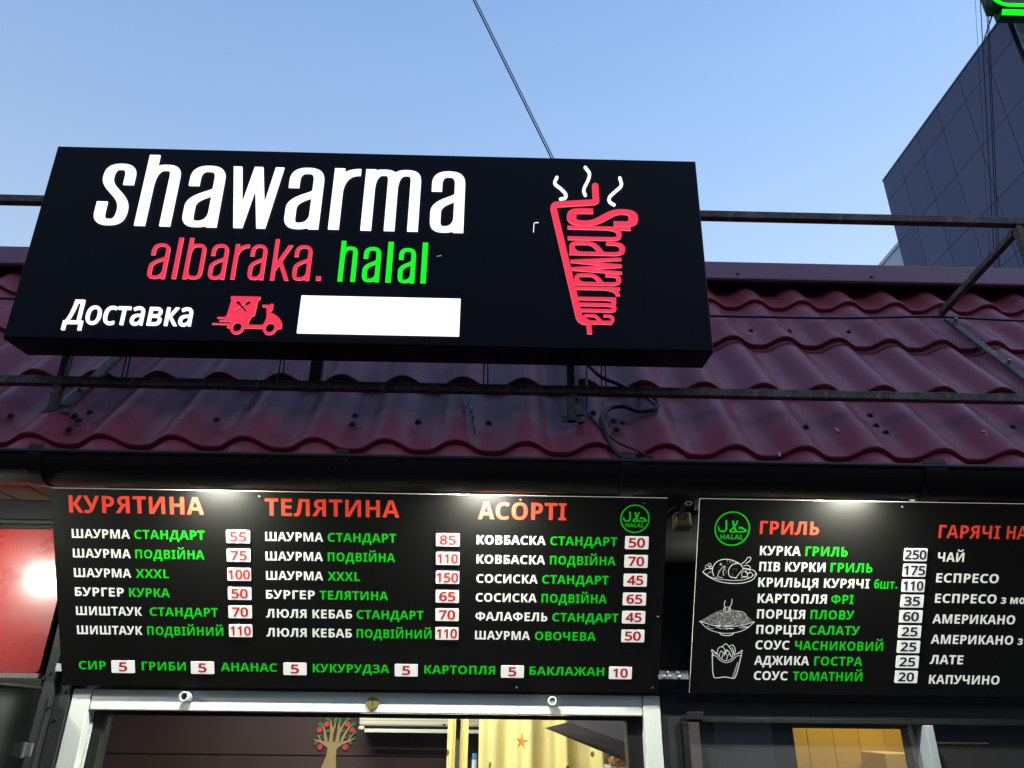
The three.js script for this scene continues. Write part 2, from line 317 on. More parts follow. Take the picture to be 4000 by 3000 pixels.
// ---------------------------------------------------------------- serving window (white frame, panes)
{
  const frame = thing('serving_window', V3(at(1430, 2800, WALL).x, 1.0, WALL), 'white framed serving window below the three column menu board', 'window');
  const fz = WALL + .001, L0 = at(290, 2690, fz).x, L1 = at(347, 2772, fz).x, R0 = at(2512, 2793, fz).x, R1 = at(2575, 2711, fz).x;
  const hb = rowTop, ht = .055;
  part(frame, 'frame', boxE(L1, R0, hb, ht, WALL - .06, fz, .003), M.whitePvc, 'white header with two pegs and a lock');
  part(frame, 'frame', boxE(L0, L1 - .0015, -1.0, ht, WALL - .06, fz + .003, .003), M.whitePvc);
  part(frame, 'frame', boxE(R0 + .0015, R1, -1.0, ht, WALL - .06, fz + .003, .003), M.whitePvc);
  part(frame, 'sill', boxE(L0, R1, -1.03, -.98, WALL - .06, fz + .08, .004), M.whitePvc);
  for (const [x0, x1] of [[L1, L1 + .030], [R0 - .04, R0]]) part(frame, 'inner_profile', boxE(x0 + .001, x1, -.98, hb - .001, WALL - .075, WALL - .03, .002), M.darkPvc);
  part(frame, 'inner_profile', boxE(L1 + .032, R0 - .041, hb - .012, hb - .001, WALL - .075, WALL - .03, .002), M.darkPvc);
  part(frame, 'seal_strip', boxE(L1 - .001, L1 + .006, -.98, hb - .03, WALL - .028, WALL - .022, .001), M.whitePvc);
  const mx = at(1788, 2900, WALL - .05).x;
  part(frame, 'mullion', boxE(mx - .006, mx + .006, -.98, hb - .0125, WALL - .072, WALL - .04, .002), std({ color: col(.13, .14, .13), roughness: .35, metalness: .6 }));
  part(frame, 'pane', boxE(L1 + .031, mx - .007, -.98, hb - .013, WALL - .058, WALL - .054, 0), M.glass);
  part(frame, 'pane', boxE(mx + .007, R0 - .042, -.98, hb - .013, WALL - .066, WALL - .062, 0), M.glass);
  // pegs and lock on the header
  const ring = (ro, ri, len) => new THREE.LatheGeometry([[ri, -.001], [ri, len - .001], [ri + .0006, len], [ro - .0008, len], [ro, len - .0015], [ro, 0]].map(([a, b]) => new THREE.Vector2(a, b)), 24).rotateX(Math.PI / 2);
  const p1 = at(737, 2722, fz), p2 = at(2155, 2739, fz), lk = at(1455, 2747, fz);
  const peg1 = thing('peg', p1, 'left white hollow peg sticking out of the window header', 'peg');
  placed(peg1, 'tube', ring(.0125, .0085, .034), M.whitePvc, p1);
  placed(peg1, 'bore', new THREE.CylinderGeometry(.0084, .0084, .002, 20).rotateX(Math.PI / 2), std({ color: col(.18, .2, .17), roughness: .7 }), p1.clone().add(V3(0, 0, .008)));
  const peg2 = thing('peg', p2, 'right white peg with grey core on the window header', 'peg');
  placed(peg2, 'tube', ring(.0118, .0075, .03), M.whitePvc, p2);
  placed(peg2, 'bore', new THREE.CylinderGeometry(.0074, .0074, .003, 20).rotateX(Math.PI / 2), std({ color: col(.25, .3, .28), roughness: .5 }), p2.clone().add(V3(0, 0, .024)));
  const brass = std({ color: col(.30, .24, .07), roughness: .4, metalness: .6 });
  const lock = thing('lock', lk, 'round brass lock cylinder in the middle of the window header', 'lock');
  placed(lock, 'cylinder', ring(.0165, .0001, .005), brass, lk);
  placed(lock, 'keyhole', new THREE.BoxGeometry(.002, .012, .001), M.cable, lk.clone().add(V3(0, 0, .0056)));
}

// ---------------------------------------------------------------- lamps
const lampWhite = (k) => std({ color: 0x222222, emissive: col(1, 1, .86), emissiveIntensity: k });
function eaveLamp(x, y, z, cd, label, w = .10) {
  const t = thing('eave_lamp', R(x, y + .035, z), label, 'lamp', null);
  part(t, 'housing', boxE(x - w / 2 - .006, x + w / 2 + .006, y + .012, y + .034, z - .014, z + .014, .003), M.darkPvc);
  part(t, 'diffuser', boxE(x - w / 2, x + w / 2, y + .004, y + .0115, z - .010, z + .010, .002), lampWhite(4));
  const l = new THREE.RectAreaLight(col(1, 1, .86), cd / (w * .018), w, .018); l.position.copy(R(x, y + .002, z)); l.lookAt(x, 0, z - .25); l.name = 'lamp_light'; scene.add(l);
}
const LZ = -1.785, LY = .524;
eaveLamp(at(840, 1900, LZ).x, LY, LZ, 3.6, 'small lamp hidden under the gutter above the chicken price column');
eaveLamp(at(1890, 1925, LZ).x, LY, LZ, 3.6, 'small lamp hidden under the gutter above the mixed price column');
eaveLamp(at(3340, 1950, LZ).x, LY, LZ, 3.3, 'small lamp hidden under the gutter above the grill menu board');
{
  const x = -1.44, y = .40, z = -1.78, t = thing('flood_lamp', R(x, .55, z), 'lit flood lamp hanging from the eave left of the red panel', 'lamp');
  part(t, 'arm', boxE(x - .012, x + .012, y + .055, .562, z - .006, z + .006), M.darkPvc);
  part(t, 'housing', boxE(x - .055, x + .055, y + .01, y + .055, z - .05, z + .05, .008), M.darkPvc);
  part(t, 'diffuser', boxE(x - .045, x + .045, y + .001, y + .0095, z - .042, z + .042, .003), lampWhite(5));
  const l = new THREE.PointLight(col(1, 1, .88), 1.0); l.position.copy(R(x, y - .012, z)); l.castShadow = true; l.shadow.radius = 1; l.name = 'lamp_light'; scene.add(l);
}

// ---------------------------------------------------------------- light box sign
const glow = (r, g, b, k, base) => std({ color: base ?? col(r * .5, g * .5, b * .5), emissive: col(r, g, b), emissiveIntensity: k, roughness: .4 });
{
  const W = 1.904, H = .6287, D = .112, O = R(-1.328, .902, -1.75), tilt = Math.atan2(.038, .6275);
  const s = thing('sign_box', O, 'large black light box sign with glowing white, red and green lettering above the roof', 'sign');
  s.rotation.x = tilt;                                           // leans forward a little; local x right, y up, z out of the face
  const add = (name, geo, mat, label) => { const m = new THREE.Mesh(geo, mat); m.name = name; m.castShadow = m.receiveShadow = true; s.add(m); if (label) m.userData.label = label; return m; };
  add('case', metres(new RoundedBoxGeometry(W, H, D, 2, .003).translate(W / 2, H / 2, -D / 2 - .0035)), M.black);
  add('face', metres(new RoundedBoxGeometry(W - .008, H - .008, .004, 1, .001).translate(W / 2, H / 2, -.0018)), M.signFace);
  const white = glow(1, 1, 1, 1.35, col(.3, .3, .3)), red = glow(1, .034, .088, .98, col(.05, .004, .008)), green = glow(.0, 1, .0, .98, col(.002, .04, .002));
  const whiteE = glow(.88, .93, 1, 1.5, col(.3, .3, .3)), redE = glow(1, .22, .30, .9, col(.1, .05, .05)), greenE = glow(.10, 1, .12, .8, col(.02, .1, .02));
  const put = (name, shapes, u, v, mats, depth) => { const m = add(name, extrude(shapes, depth).translate(u / 1000, v / 1000, .0004), mats); return m; };
  // lower case letter forms drawn as pen strokes; w outer width, h x-height, a ascender, wx / wy pen sizes
  const glyph = {
    pen(x, wx, wy, path) { x.save(); x.lineWidth = wy; const k = wx / wy; x.scale(k, 1); x.beginPath(); path((px) => px / k); x.stroke(); x.restore(); },
    a(x, w, h, a, wx, wy) { const l = wx / 2, r = w - wx / 2, t = h - wy / 2, b = wy / 2, m = w / 2;
      this.pen(x, wx, wy, (q) => { x.moveTo(q(l), h * .665); x.lineTo(q(l), h * .78); x.bezierCurveTo(q(l), h * .93, q(m - w * .18), t, q(m), t); x.bezierCurveTo(q(m + w * .2), t, q(r), h * .93, q(r), h * .78); x.lineTo(q(r), 0); });
      this.pen(x, wx, wy, (q) => { x.moveTo(q(r), h * .625); x.bezierCurveTo(q(r), h * .53, q(l), h * .52, q(l), h * .32); x.lineTo(q(l), h * .2); x.bezierCurveTo(q(l), h * .06, q(l + w * .1), b, q(m - w * .06), b); x.bezierCurveTo(q(m + w * .14), b, q(r), h * .10, q(r), h * .24); }); },
    s(x, w, h, a, wx, wy) { const l = wx / 2, r = w - wx / 2, t = h - wy / 2, b = wy / 2, m = w / 2;
      this.pen(x, wx, wy, (q) => { x.moveTo(q(r), h * .655); x.lineTo(q(r), h * .79); x.bezierCurveTo(q(r), h * .93, q(m + w * .2), t, q(m), t); x.bezierCurveTo(q(m - w * .2), t, q(l), h * .93, q(l), h * .78); x.bezierCurveTo(q(l), h * .56, q(r), h * .5, q(r), h * .24); x.bezierCurveTo(q(r), h * .07, q(m + w * .2), b, q(m), b); x.bezierCurveTo(q(m - w * .2), b, q(l), h * .07, q(l), h * .21); x.lineTo(q(l), h * .37); }); },
    h(x, w, h, a, wx, wy) { const l = wx / 2, r = w - wx / 2, t = h - wy / 2;
      x.fillRect(0, 0, wx, a);
      this.pen(x, wx, wy, (q) => { x.moveTo(q(l), h * .62); x.bezierCurveTo(q(l), h * .92, q(l + w * .2), t, q(w * .56), t); x.bezierCurveTo(q(w * .78), t, q(r), h * .93, q(r), h * .78); x.lineTo(q(r), 0); }); },
    b(x, w, h, a, wx, wy) { const l = wx / 2, r = w - wx / 2, t = h - wy / 2, b = wy / 2;
      x.fillRect(0, 0, wx, a);
      this.pen(x, wx, wy, (q) => { x.moveTo(q(l), h * .68); x.bezierCurveTo(q(l), h * .92, q(l + w * .2), t, q(w * .56), t); x.bezierCurveTo(q(w * .78), t, q(r), h * .93, q(r), h * .76); x.lineTo(q(r), h * .24); x.bezierCurveTo(q(r), h * .07, q(w * .78), b, q(w * .56), b); x.bezierCurveTo(q(l + w * .2), b, q(l), h * .08, q(l), h * .32); }); },
    r(x, w, h, a, wx, wy) { const l = wx / 2, t = h - wy * .62; x.fillRect(0, 0, wx, h); this.pen(x, wx, wy * 1.15, (q) => { x.moveTo(q(l), h * .62); x.bezierCurveTo(q(l + w * .05), h * .86, q(w * .55), t, q(w), t); }); },
    m(x, w, h, a, wx, wy) { const l = wx / 2, r = w - wx / 2, t = h - wy / 2, m = w / 2;
      x.fillRect(0, 0, wx, h);
      for (const [p, e] of [[l, m], [m, r]]) this.pen(x, wx, wy, (q) => { x.moveTo(q(p), h * .66); x.bezierCurveTo(q(p), h * .92, q(p + (e - p) * .3), t, q(p + (e - p) * .55), t); x.bezierCurveTo(q(p + (e - p) * .85), t, q(e), h * .94, q(e), h * .8); x.lineTo(q(e), 0); }); },
    w(x, w, h, a, wx) { const f = wx * .82;       const leg = (tx, bx) => { x.beginPath(); x.moveTo(tx, h); x.lineTo(tx + f, h); x.lineTo(bx + f, 0); x.lineTo(bx, 0); x.closePath(); x.fill(); };
      leg(0, w * .205 - 1); leg(w * .5 - f / 2, w * .205 - 1); leg(w * .5 - f / 2, w * .795 - f + 1); leg(w - f, w * .795 - f + 1); },
    k(x, w, h, a, wx, wy) { x.fillRect(0, 0, wx, a); x.lineWidth = wy * 1.25; x.save(); x.beginPath(); x.rect(0, 0, w, h); x.clip(); x.beginPath(); x.moveTo(wx * .6, h * .30); x.lineTo(w - wx * .35, h * 1.04); x.moveTo(w * .36, h * .58); x.lineTo(w - wx * .4, -h * .04); x.stroke(); x.restore(); },
    l(x, w, h, a) { x.fillRect(0, 0, w, a); },
    '.'(x, w) { x.fillRect(0, 0, w, w); },
  };
  const word = (list, v, h, asc, wx, wy, mats, depth) => { for (const [ch, u0, u1, dv = 0] of list) { const w = u1 - u0; put('letter', trace(w, Math.max(h, asc), 4, (x) => glyph[ch](x, w, h, asc, wx, wy)), u0, v + dv, mats, depth); } };
  word([['s', 161, 253], ['h', 281, 382], ['a', 412, 513], ['w', 532, 680], ['a', 701, 801, 1], ['r', 829, 906, 2], ['m', 921, 1084, 1], ['a', 1117, 1214, 0]], 356, 209, 243, 30, 19.5, [white, whiteE], .004);
  word([['a', 347, 397, -1], ['l', 416, 428], ['b', 446, 497, 0], ['a', 513, 560, 1], ['r', 577, 616, 2], ['a', 622, 667, 2], ['k', 686, 737, 2], ['a', 745, 793, 3], ['.', 812, 825, 4]], 188, 112, 131, 10.8, 9.0, [red, redE], .004);
  word([['h', 872, 920, 1], ['a', 938, 986, 1], ['l', 1004, 1019, 1], ['a', 1037, 1084, 0], ['l', 1101, 1116, 1]], 190, 111, 129, 12.8, 9.6, [green, greenE], .004);
  // delivery word
  { const txt = 'Доставка', cx = canvas(8, 8, () => 0).getContext('2d'); cx.font = '100px sans-serif';
    const total = cx.measureText(txt).width, capH = cx.measureText('К').actualBoundingBoxAscent, sx = 346 / total, sy = 71 / capH; let u = 152;
    for (const ch of txt) { const w = cx.measureText(ch).width; put('letter', trace(w * sx + 10, 116, 6, (x) => { x.translate(0, 24); x.scale(sx, -sy); x.font = '100px sans-serif'; x.fillText(ch, 0, 0); x.lineWidth = 2; x.strokeText(ch, 0, 0); }), u, 46 - 24, [white, whiteE], .004); u += w * sx; } }
  add('blank_panel', new RoundedBoxGeometry(.436, .114, .004, 1, .001).translate(.9965, .0875, .0024), white, 'blank glowing white rectangle');
  // scooter pictogram
  put('scooter_emblem', trace(190, 118, 5, (x) => {
    const k = 188 / 432, X = (v) => (v - 1310) * k, Y = (v) => (1277 - v) * 115 / 237;
    const poly = (...p) => { x.beginPath(); for (let i = 0; i < p.length; i += 2) x.lineTo(X(p[i]), Y(p[i + 1])); x.closePath(); x.fill(); };
    const circ = (cx, cy, r) => { x.beginPath(); x.ellipse(X(cx), Y(cy), r * k, r * k * 1.1, 0, 0, 7); x.fill(); };
    poly(1400, 1041, 1582, 1041, 1582, 1060, 1570, 1064, 1563, 1160, 1540, 1168, 1392, 1162, 1405, 1064, 1398, 1058);
    x.beginPath(); x.moveTo(X(1385), Y(1163)); x.lineTo(X(1545), Y(1168)); x.bezierCurveTo(X(1540), Y(1185), X(1530), Y(1190), X(1532), Y(1216)); x.lineTo(X(1632), Y(1216)); x.lineTo(X(1632), Y(1238)); x.lineTo(X(1405), Y(1238)); x.lineTo(X(1405), Y(1222)); x.lineTo(X(1432), Y(1200)); x.lineTo(X(1385), Y(1196)); x.closePath(); x.fill();
    for (const [a, b, y0, y1] of [[1336, 1420, 1172, 1181], [1352, 1425, 1190, 1199], [1311, 1430, 1210, 1219]]) poly(a, y0, b, y0, b, y1, a, y1);
    circ(1466, 1232, 44); circ(1668, 1232, 44);
    poly(1600, 1091, 1645, 1091, 1652, 1084, 1668, 1084, 1668, 1122, 1656, 1132, 1660, 1150, 1636, 1150, 1630, 1106, 1604, 1104);
    x.beginPath(); x.moveTo(X(1634), Y(1140)); x.lineTo(X(1660), Y(1138)); x.bezierCurveTo(X(1690), Y(1148), X(1738), Y(1175), X(1740), Y(1218)); x.lineTo(X(1738), Y(1236)); x.lineTo(X(1712), Y(1240)); x.lineTo(X(1620), Y(1240)); x.bezierCurveTo(X(1610), Y(1210), X(1650), Y(1200), X(1634), Y(1140)); x.closePath(); x.fill();
    x.globalCompositeOperation = 'destination-out'; circ(1466, 1232, 27); circ(1668, 1232, 27);
    x.lineCap = 'round'; x.lineWidth = 4.4; x.beginPath(); x.moveTo(X(1440), Y(1132)); x.lineTo(X(1500), Y(1088)); x.moveTo(X(1442), Y(1074)); x.lineTo(X(1506), Y(1132)); x.stroke();
    x.beginPath(); x.ellipse(X(1509), Y(1081), 8.5, 6.2, .6, 0, 7); x.fill(); x.lineWidth = 8; x.beginPath(); x.moveTo(X(1442), Y(1074)); x.lineTo(X(1458), Y(1088)); x.stroke();
  }), 549, 23, [red, redE], .004);
  // paper cup pictogram: the cup outline runs into the rotated word
  const g = Object.create(glyph);
  put('cup_emblem', trace(270, 505, 4, (x) => {
    const X = (u) => u - 1460, Y = (v) => v - 40;
    x.lineCap = 'round'; x.lineWidth = 19;
    x.beginPath(); x.moveTo(X(1597), Y(527)); x.lineTo(X(1598), Y(474)); x.lineTo(X(1590), Y(469)); x.lineTo(X(1484), Y(459)); x.bezierCurveTo(X(1476), Y(458), X(1472), Y(450), X(1474), Y(440)); x.lineTo(X(1540), Y(98)); x.bezierCurveTo(X(1543), Y(86), X(1550), Y(82), X(1560), Y(82)); x.stroke();
    x.lineCap = 'butt'; x.lineWidth = 11; x.beginPath(); x.moveTo(X(1556), Y(80.5)); x.lineTo(X(1630), Y(80.5)); x.stroke();
    x.lineWidth = 13; x.beginPath(); x.moveTo(X(1567), Y(84)); x.bezierCurveTo(X(1566), Y(66), X(1568), Y(56), X(1568), Y(45)); x.stroke();
    for (const [ch, u0, u1, vt, vb, xh, wx, wy] of [['s', 1512, 1718, 447, 388, 206, 17.5, 27], ['h', 1513, 1695, 387, 340, 155, 11.5, 14], ['a', 1517, 1676, 336, 291, 159, 11, 16], ['w', 1520, 1664, 285, 231, 144, 11.5, 11], ['a', 1530, 1661, 232, 195, 131, 10, 13], ['r', 1534, 1656, 190, 163, 122, 9.5, 10], ['m', 1540, 1644, 158, 112, 104, 9.5, 10], ['a', 1549, 1637, 105, 77, 88, 7.5, 9.5]]) {
      x.save(); x.transform(0, -1, 1, 0, X(u0), Y(vt)); g[ch](x, vt - vb, xh, u1 - u0, wx, wy); x.restore();
    }
  }), 1460, 40, [red, redE], .004);
  for (const p of [[[1484, 554], [1478, 532], [1497, 512], [1510, 492], [1507, 482], [1494, 478]], [[1569, 592], [1581, 570], [1576, 545], [1565, 520], [1563, 505], [1567, 493]], [[1671, 557], [1674, 530], [1655, 508], [1637, 486], [1638, 472], [1650, 462]]]) {
    const u0 = Math.min(...p.map((q) => q[0])) - 8, v0 = Math.min(...p.map((q) => q[1])) - 8;
    put('steam_line', trace(60, 150, 5, (x) => { x.lineCap = 'round'; x.lineWidth = 9; const c = new THREE.CatmullRomCurve3(p.map(([a, b]) => V3(a - u0, b - v0, 0))); x.beginPath(); c.getPoints(40).forEach((q) => x.lineTo(q.x, q.y)); x.stroke(); }), u0, v0, [white, whiteE], .004);
  }
  const dim = glow(.5, .55, .65, .5, col(.2, .2, .22));
  put('scratch', trace(20, 40, 6, (x) => { x.lineWidth = 1.9; x.beginPath(); x.moveTo(2, 2); x.lineTo(3.5, 33); x.stroke(); x.beginPath(); x.moveTo(5, 34); x.lineTo(17, 35); x.stroke(); }), 1413, 362, [whiteE, whiteE], .0012);
  put('scratch', trace(20, 10, 6, (x) => { x.lineWidth = 1.5; x.beginPath(); x.moveTo(2, 2); x.lineTo(16, 5); x.stroke(); }), 1140, 276, [dim, dim], .0012);
  s.updateMatrixWorld(true);
}

// ---------------------------------------------------------------- steel frame behind the sign
const FZ = -1.886;                                               // front plane of the frame's tubes
{
  const f = thing('steel_frame', R(.2, .72, FZ), 'rusty square tube frame standing on the roof and carrying the sign', 'frame');
  const c = .0125, lo = at(2000, 1516, FZ + c).y - EYE, hiL = at(0, 766, FZ + c).y - EYE, hiR = at(3800, 862, FZ + c).y - EYE, hi = (hiL + hiR) / 2;
  part(f, 'rail', bar(R(-3, lo, FZ), R(3, lo, FZ), .025, .024), M.steel);
  part(f, 'rail', bar(R(-3, hi, FZ), R(3, hi, FZ), .025, .026), M.steel);
  const spots = [at(205, 1600, FZ).x, at(2232, 1600, FZ).x, at(3978, 900, FZ).x];
  for (const x of spots) {
    const foot = roofPt(x, (FZ - E0.z) / -CA, -.012), zr = -2.345, back = R(x, 0, zr); back.y = roofPt(x, (zr - E0.z) / -CA, .012).y;
    part(f, 'post', bar(V3(x, foot.y - .01, FZ - .0015), V3(x, lo - .0125 + EYE, FZ - .0015), .022, .022, V3(0, 0, 1)), M.steel);
    part(f, 'post', bar(V3(x, lo + .0125 + EYE, FZ - .0015), V3(x, hi - .0135 + EYE, FZ - .0015), .022, .022, V3(0, 0, 1)), M.steel);
    part(f, 'strut', bar(V3(x, hi + EYE - .026, FZ - .016), back.clone().add(V3(0, .018, -.004)), .022, .022), M.steel);
    part(f, 'base_leg', bar(foot.clone().add(V3(.022, .012, -.004)), back.clone().add(V3(.022, -.006, -.006)), .030, .012, roofN), M.steel);
    const bolt = new THREE.CylinderGeometry(.006, .006, .016, 6);
    for (const t of [.12, .5, .93]) placed(f, 'bolt', bolt, M.zinc, foot.clone().lerp(back, t).add(V3(.022, .012, .004)), [A, 0, 0]);
    part(f, 'foot_plate', bar(foot.clone().add(V3(-.028, .0, .004)), foot.clone().add(V3(.05, .0, .004)), .03, .004, roofN), M.steel);
  }
  const xm = at(1238, 1440, FZ).x;
  part(f, 'hanger', bar(R(xm, lo + .0126, FZ + .001), R(xm, .93, FZ + .001), .034, .02, V3(0, 0, 1)), M.steel);
  for (const px of [492, 1100, 1898, 2356]) {                    // cable ties round the rail
    const x = at(px, 1450, FZ + .014).x, a = part(f, 'cable_tie', tube([R(x - .005, .93, FZ + .02), R(x - .006, lo + .03, FZ + .017), R(x - .004, lo - .013, FZ + .014), R(x + .004, lo - .014, FZ + .01), R(x + .006, lo + .02, FZ + .016), R(x + .004, .93, FZ + .02)], .0022, 30, 5), M.cable);
  }
}

// ---------------------------------------------------------------- cables on the roof
{
  const loop = [[2298, 1428], [2350, 1473], [2412, 1499], [2490, 1540], [2540, 1565], [2568, 1586], [2564, 1612], [2533, 1625], [2482, 1610], [2438, 1594], [2387, 1600], [2356, 1629], [2352, 1672], [2368, 1723], [2394, 1758], [2425, 1790]].map(([x, y], i) => (i < 3 ? onRoof(x, y, .03 - i * .01) : drape(x, y, .009)));
  single('power_cable', tube(loop, .0062, 120, 8), M.cable, loop[8].clone(), 'thick grey looped cable lying on the roof tiles below the sign', 'cable');
  const thin = [[2292, 1430], [2291, 1520], [2291, 1600], [2300, 1640], [2342, 1690], [2412, 1728], [2490, 1762], [2548, 1790]].map(([x, y], i) => (i < 2 ? onRoof(x, y, .015) : drape(x, y, .005)));
  single('signal_wire', tube(thin, .0035, 80, 6), M.cable, thin[3].clone(), 'thin black wire running beside the looped cable to the gutter', 'wire');
  const z = -2.325, line = [[-700, 1150], [0, 1165], [900, 1190], [2000, 1216], [2780, 1234], [3300, 1242], [3640, 1237], [4000, 1253], [4700, 1262]].map(([x, y]) => at(x, y, z));
  single('roof_cable', tube(line, .0052, 120, 6), M.cable, line[4].clone(), 'black cable stretched sideways over the middle of the tiled roof', 'cable');
  // torn strip of dark plastic stuck to a wave
  const pos = [], idx = [], N = 22, pts = [[1818, 1530], [1832, 1590], [1845, 1640], [1855, 1704]].map(([x, y]) => onRoof(x, y, .004)), c = new THREE.CatmullRomCurve3(pts);
  for (let i = 0; i <= N; i++) { const t = i / N, p = c.getPoint(t), w = .012 * (1 - t * .75) * (1 + .35 * Math.sin(i * 1.9)); for (let j = 0; j < 5; j++) { const q = p.clone().add(V3((j / 4 - .5) * 2 * w, 0, 0)).addScaledVector(roofN, .004 * Math.sin(i * 1.3 + j * 2.1) + .003); pos.push(q.x, q.y, q.z); } }
  for (let i = 0; i < N; i++) for (let j = 0; j < 4; j++) { const a = i * 5 + j; idx.push(a, a + 1, a + 5, a + 1, a + 6, a + 5); }
  const g = new THREE.BufferGeometry(); g.setAttribute('position', new THREE.Float32BufferAttribute(pos, 3)); g.setIndex(idx); g.computeVertexNormals();
  single('plastic_strip', g, std({ color: col(.07, .09, .14), roughness: .35, side: THREE.DoubleSide }), pts[1].clone(), 'torn dark plastic strip lying on the roof below the sign', 'plastic strip');
}

// ---------------------------------------------------------------- menu boards
const BW = 1555, BH = 526;                                       // millimetres
function halal(x, cx, cy, r) {                                   // ring emblem, canvas with y up
  x.save(); x.translate(cx, cy); x.strokeStyle = x.fillStyle = GREEN; x.lineWidth = r * .085; x.beginPath(); x.arc(0, 0, r * .955, 0, 7); x.stroke();
  x.lineCap = x.lineJoin = 'round';
  const s = (w, ...p) => { x.lineWidth = r * w; x.beginPath(); x.moveTo(p[0] * r, p[1] * r); for (let i = 2; i < p.length; i += 6) x.bezierCurveTo(p[i] * r, p[i + 1] * r, p[i + 2] * r, p[i + 3] * r, p[i + 4] * r, p[i + 5] * r); x.stroke(); };
  s(.11, -.36, .45, -.34, .2, -.32, .05, -.33, -.02, -.36, -.22, -.70, -.22, -.76, -.02);
  s(.07, -.76, -.02, -.78, .02, -.78, .06, -.77, .09);
  s(.12, .02, .42, .04, .25, .12, .05, .2, -.12);
  s(.10, .27, .44, .2, .2, .05, .02, -.1, -.1); s(.10, -.1, -.1, -.2, -.22, .1, -.2, .22, -.14); s(.09, .22, -.14, .32, -.2, .6, -.19, .78, -.12);
  s(.11, .78, -.12, .62, .02, .5, .1, .4, .07); s(.07, .4, .07, .36, .04, .36, .02, .42, .0);
  x.restore();
}
const GREEN = '#10c61a', WHITE = '#f2f5ee', REDP = '#e8442e';
function text(x, t, x0, x1, y, cap, color, face = 'bold') {
  x.save(); x.font = face + ' 100px sans-serif'; const m = x.measureText(t), ch = x.measureText('Н').actualBoundingBoxAscent, w = m.actualBoundingBoxRight + m.actualBoundingBoxLeft;
  x.translate(x0, y); x.scale((x1 - x0) / w, -cap / ch); x.fillStyle = color; x.fillText(t, m.actualBoundingBoxLeft, 0); x.restore();
}
function printCanvas(draw) {
  const s = 2048 / BW;
  return canvas(2048, Math.round(BH * s), (x, w, h) => { x.fillStyle = '#0d0d0c'; x.fillRect(0, 0, w, h); x.translate(0, h); x.scale(s, -s); draw(x); });
}
const W = WHITE, G = GREEN;
const print1 = printCanvas((x) => {
  for (const [t, a, b] of [['КУРЯТИНА', 43, 381], ['ТЕЛЯТИНА', 534, 874], ['АСОРТІ', 1073, 1298]]) text(x, t, a, b, 464, 45, REDP);
  const row = [398, 346.5, 295, 244, 193, 141.5];
  const cols = [[['ШАУРМА', 46, 192, 'СТАНДАРТ', 202, 380], ['ШАУРМА', 46, 192, 'ПОДВІЙНА', 203, 378], ['ШАУРМА', 46, 191, 'XXXL', 202, 287], ['БУРГЕР', 46, 170, 'КУРКА', 183, 287], ['ШИШТАУК', 46, 214, 'СТАНДАРТ', 233, 408], ['ШИШТАУК', 46, 213, 'ПОДВІЙНИЙ', 225, 420]],
    [['ШАУРМА', 533, 680, 'СТАНДАРТ', 691, 865], ['ШАУРМА', 533, 679, 'ПОДВІЙНА', 691, 863], ['ШАУРМА', 533, 679, 'XXXL', 690, 773], ['БУРГЕР', 532, 657, 'ТЕЛЯТИНА', 669, 845], ['ЛЮЛЯ КЕБАБ', 531, 752, 'СТАНДАРТ', 763, 936], ['ЛЮЛЯ КЕБАБ', 531, 751, 'ПОДВІЙНИЙ', 763, 957]],
    [['КОВБАСКА', 1071, 1247, 'СТАНДАРТ', 1258, 1430], ['КОВБАСКА', 1071, 1247, 'ПОДВІЙНА', 1259, 1428], ['СОСИСКА', 1071, 1229, 'СТАНДАРТ', 1240, 1412], ['СОСИСКА', 1070, 1228, 'ПОДВІЙНА', 1240, 1409], ['ФАЛАФЕЛЬ', 1070, 1257, 'СТАНДАРТ', 1269, 1441], ['ШАУРМА', 1070, 1213, 'ОВОЧЕВА', 1225, 1384]]];
  cols.forEach((c) => c.forEach(([a, a0, a1, b, b0, b1], i) => { text(x, a, a0, a1, row[i], 23.5, W); text(x, b, b0, b1, row[i], 23.5, G); }));
  for (const [t, a, b] of [['СИР', 45, 115], ['ГРИБИ', 207, 321], ['АНАНАС', 411, 557], ['КУКУРУДЗА', 649, 848], ['КАРТОПЛЯ', 939, 1124], ['БАКЛАЖАН', 1214, 1410]]) text(x, t, a, b, 45, 23, G);
  halal(x, 1473, 471, 37.5); text(x, 'HALAL', 1449, 1497, 449, 10.5, G);
});
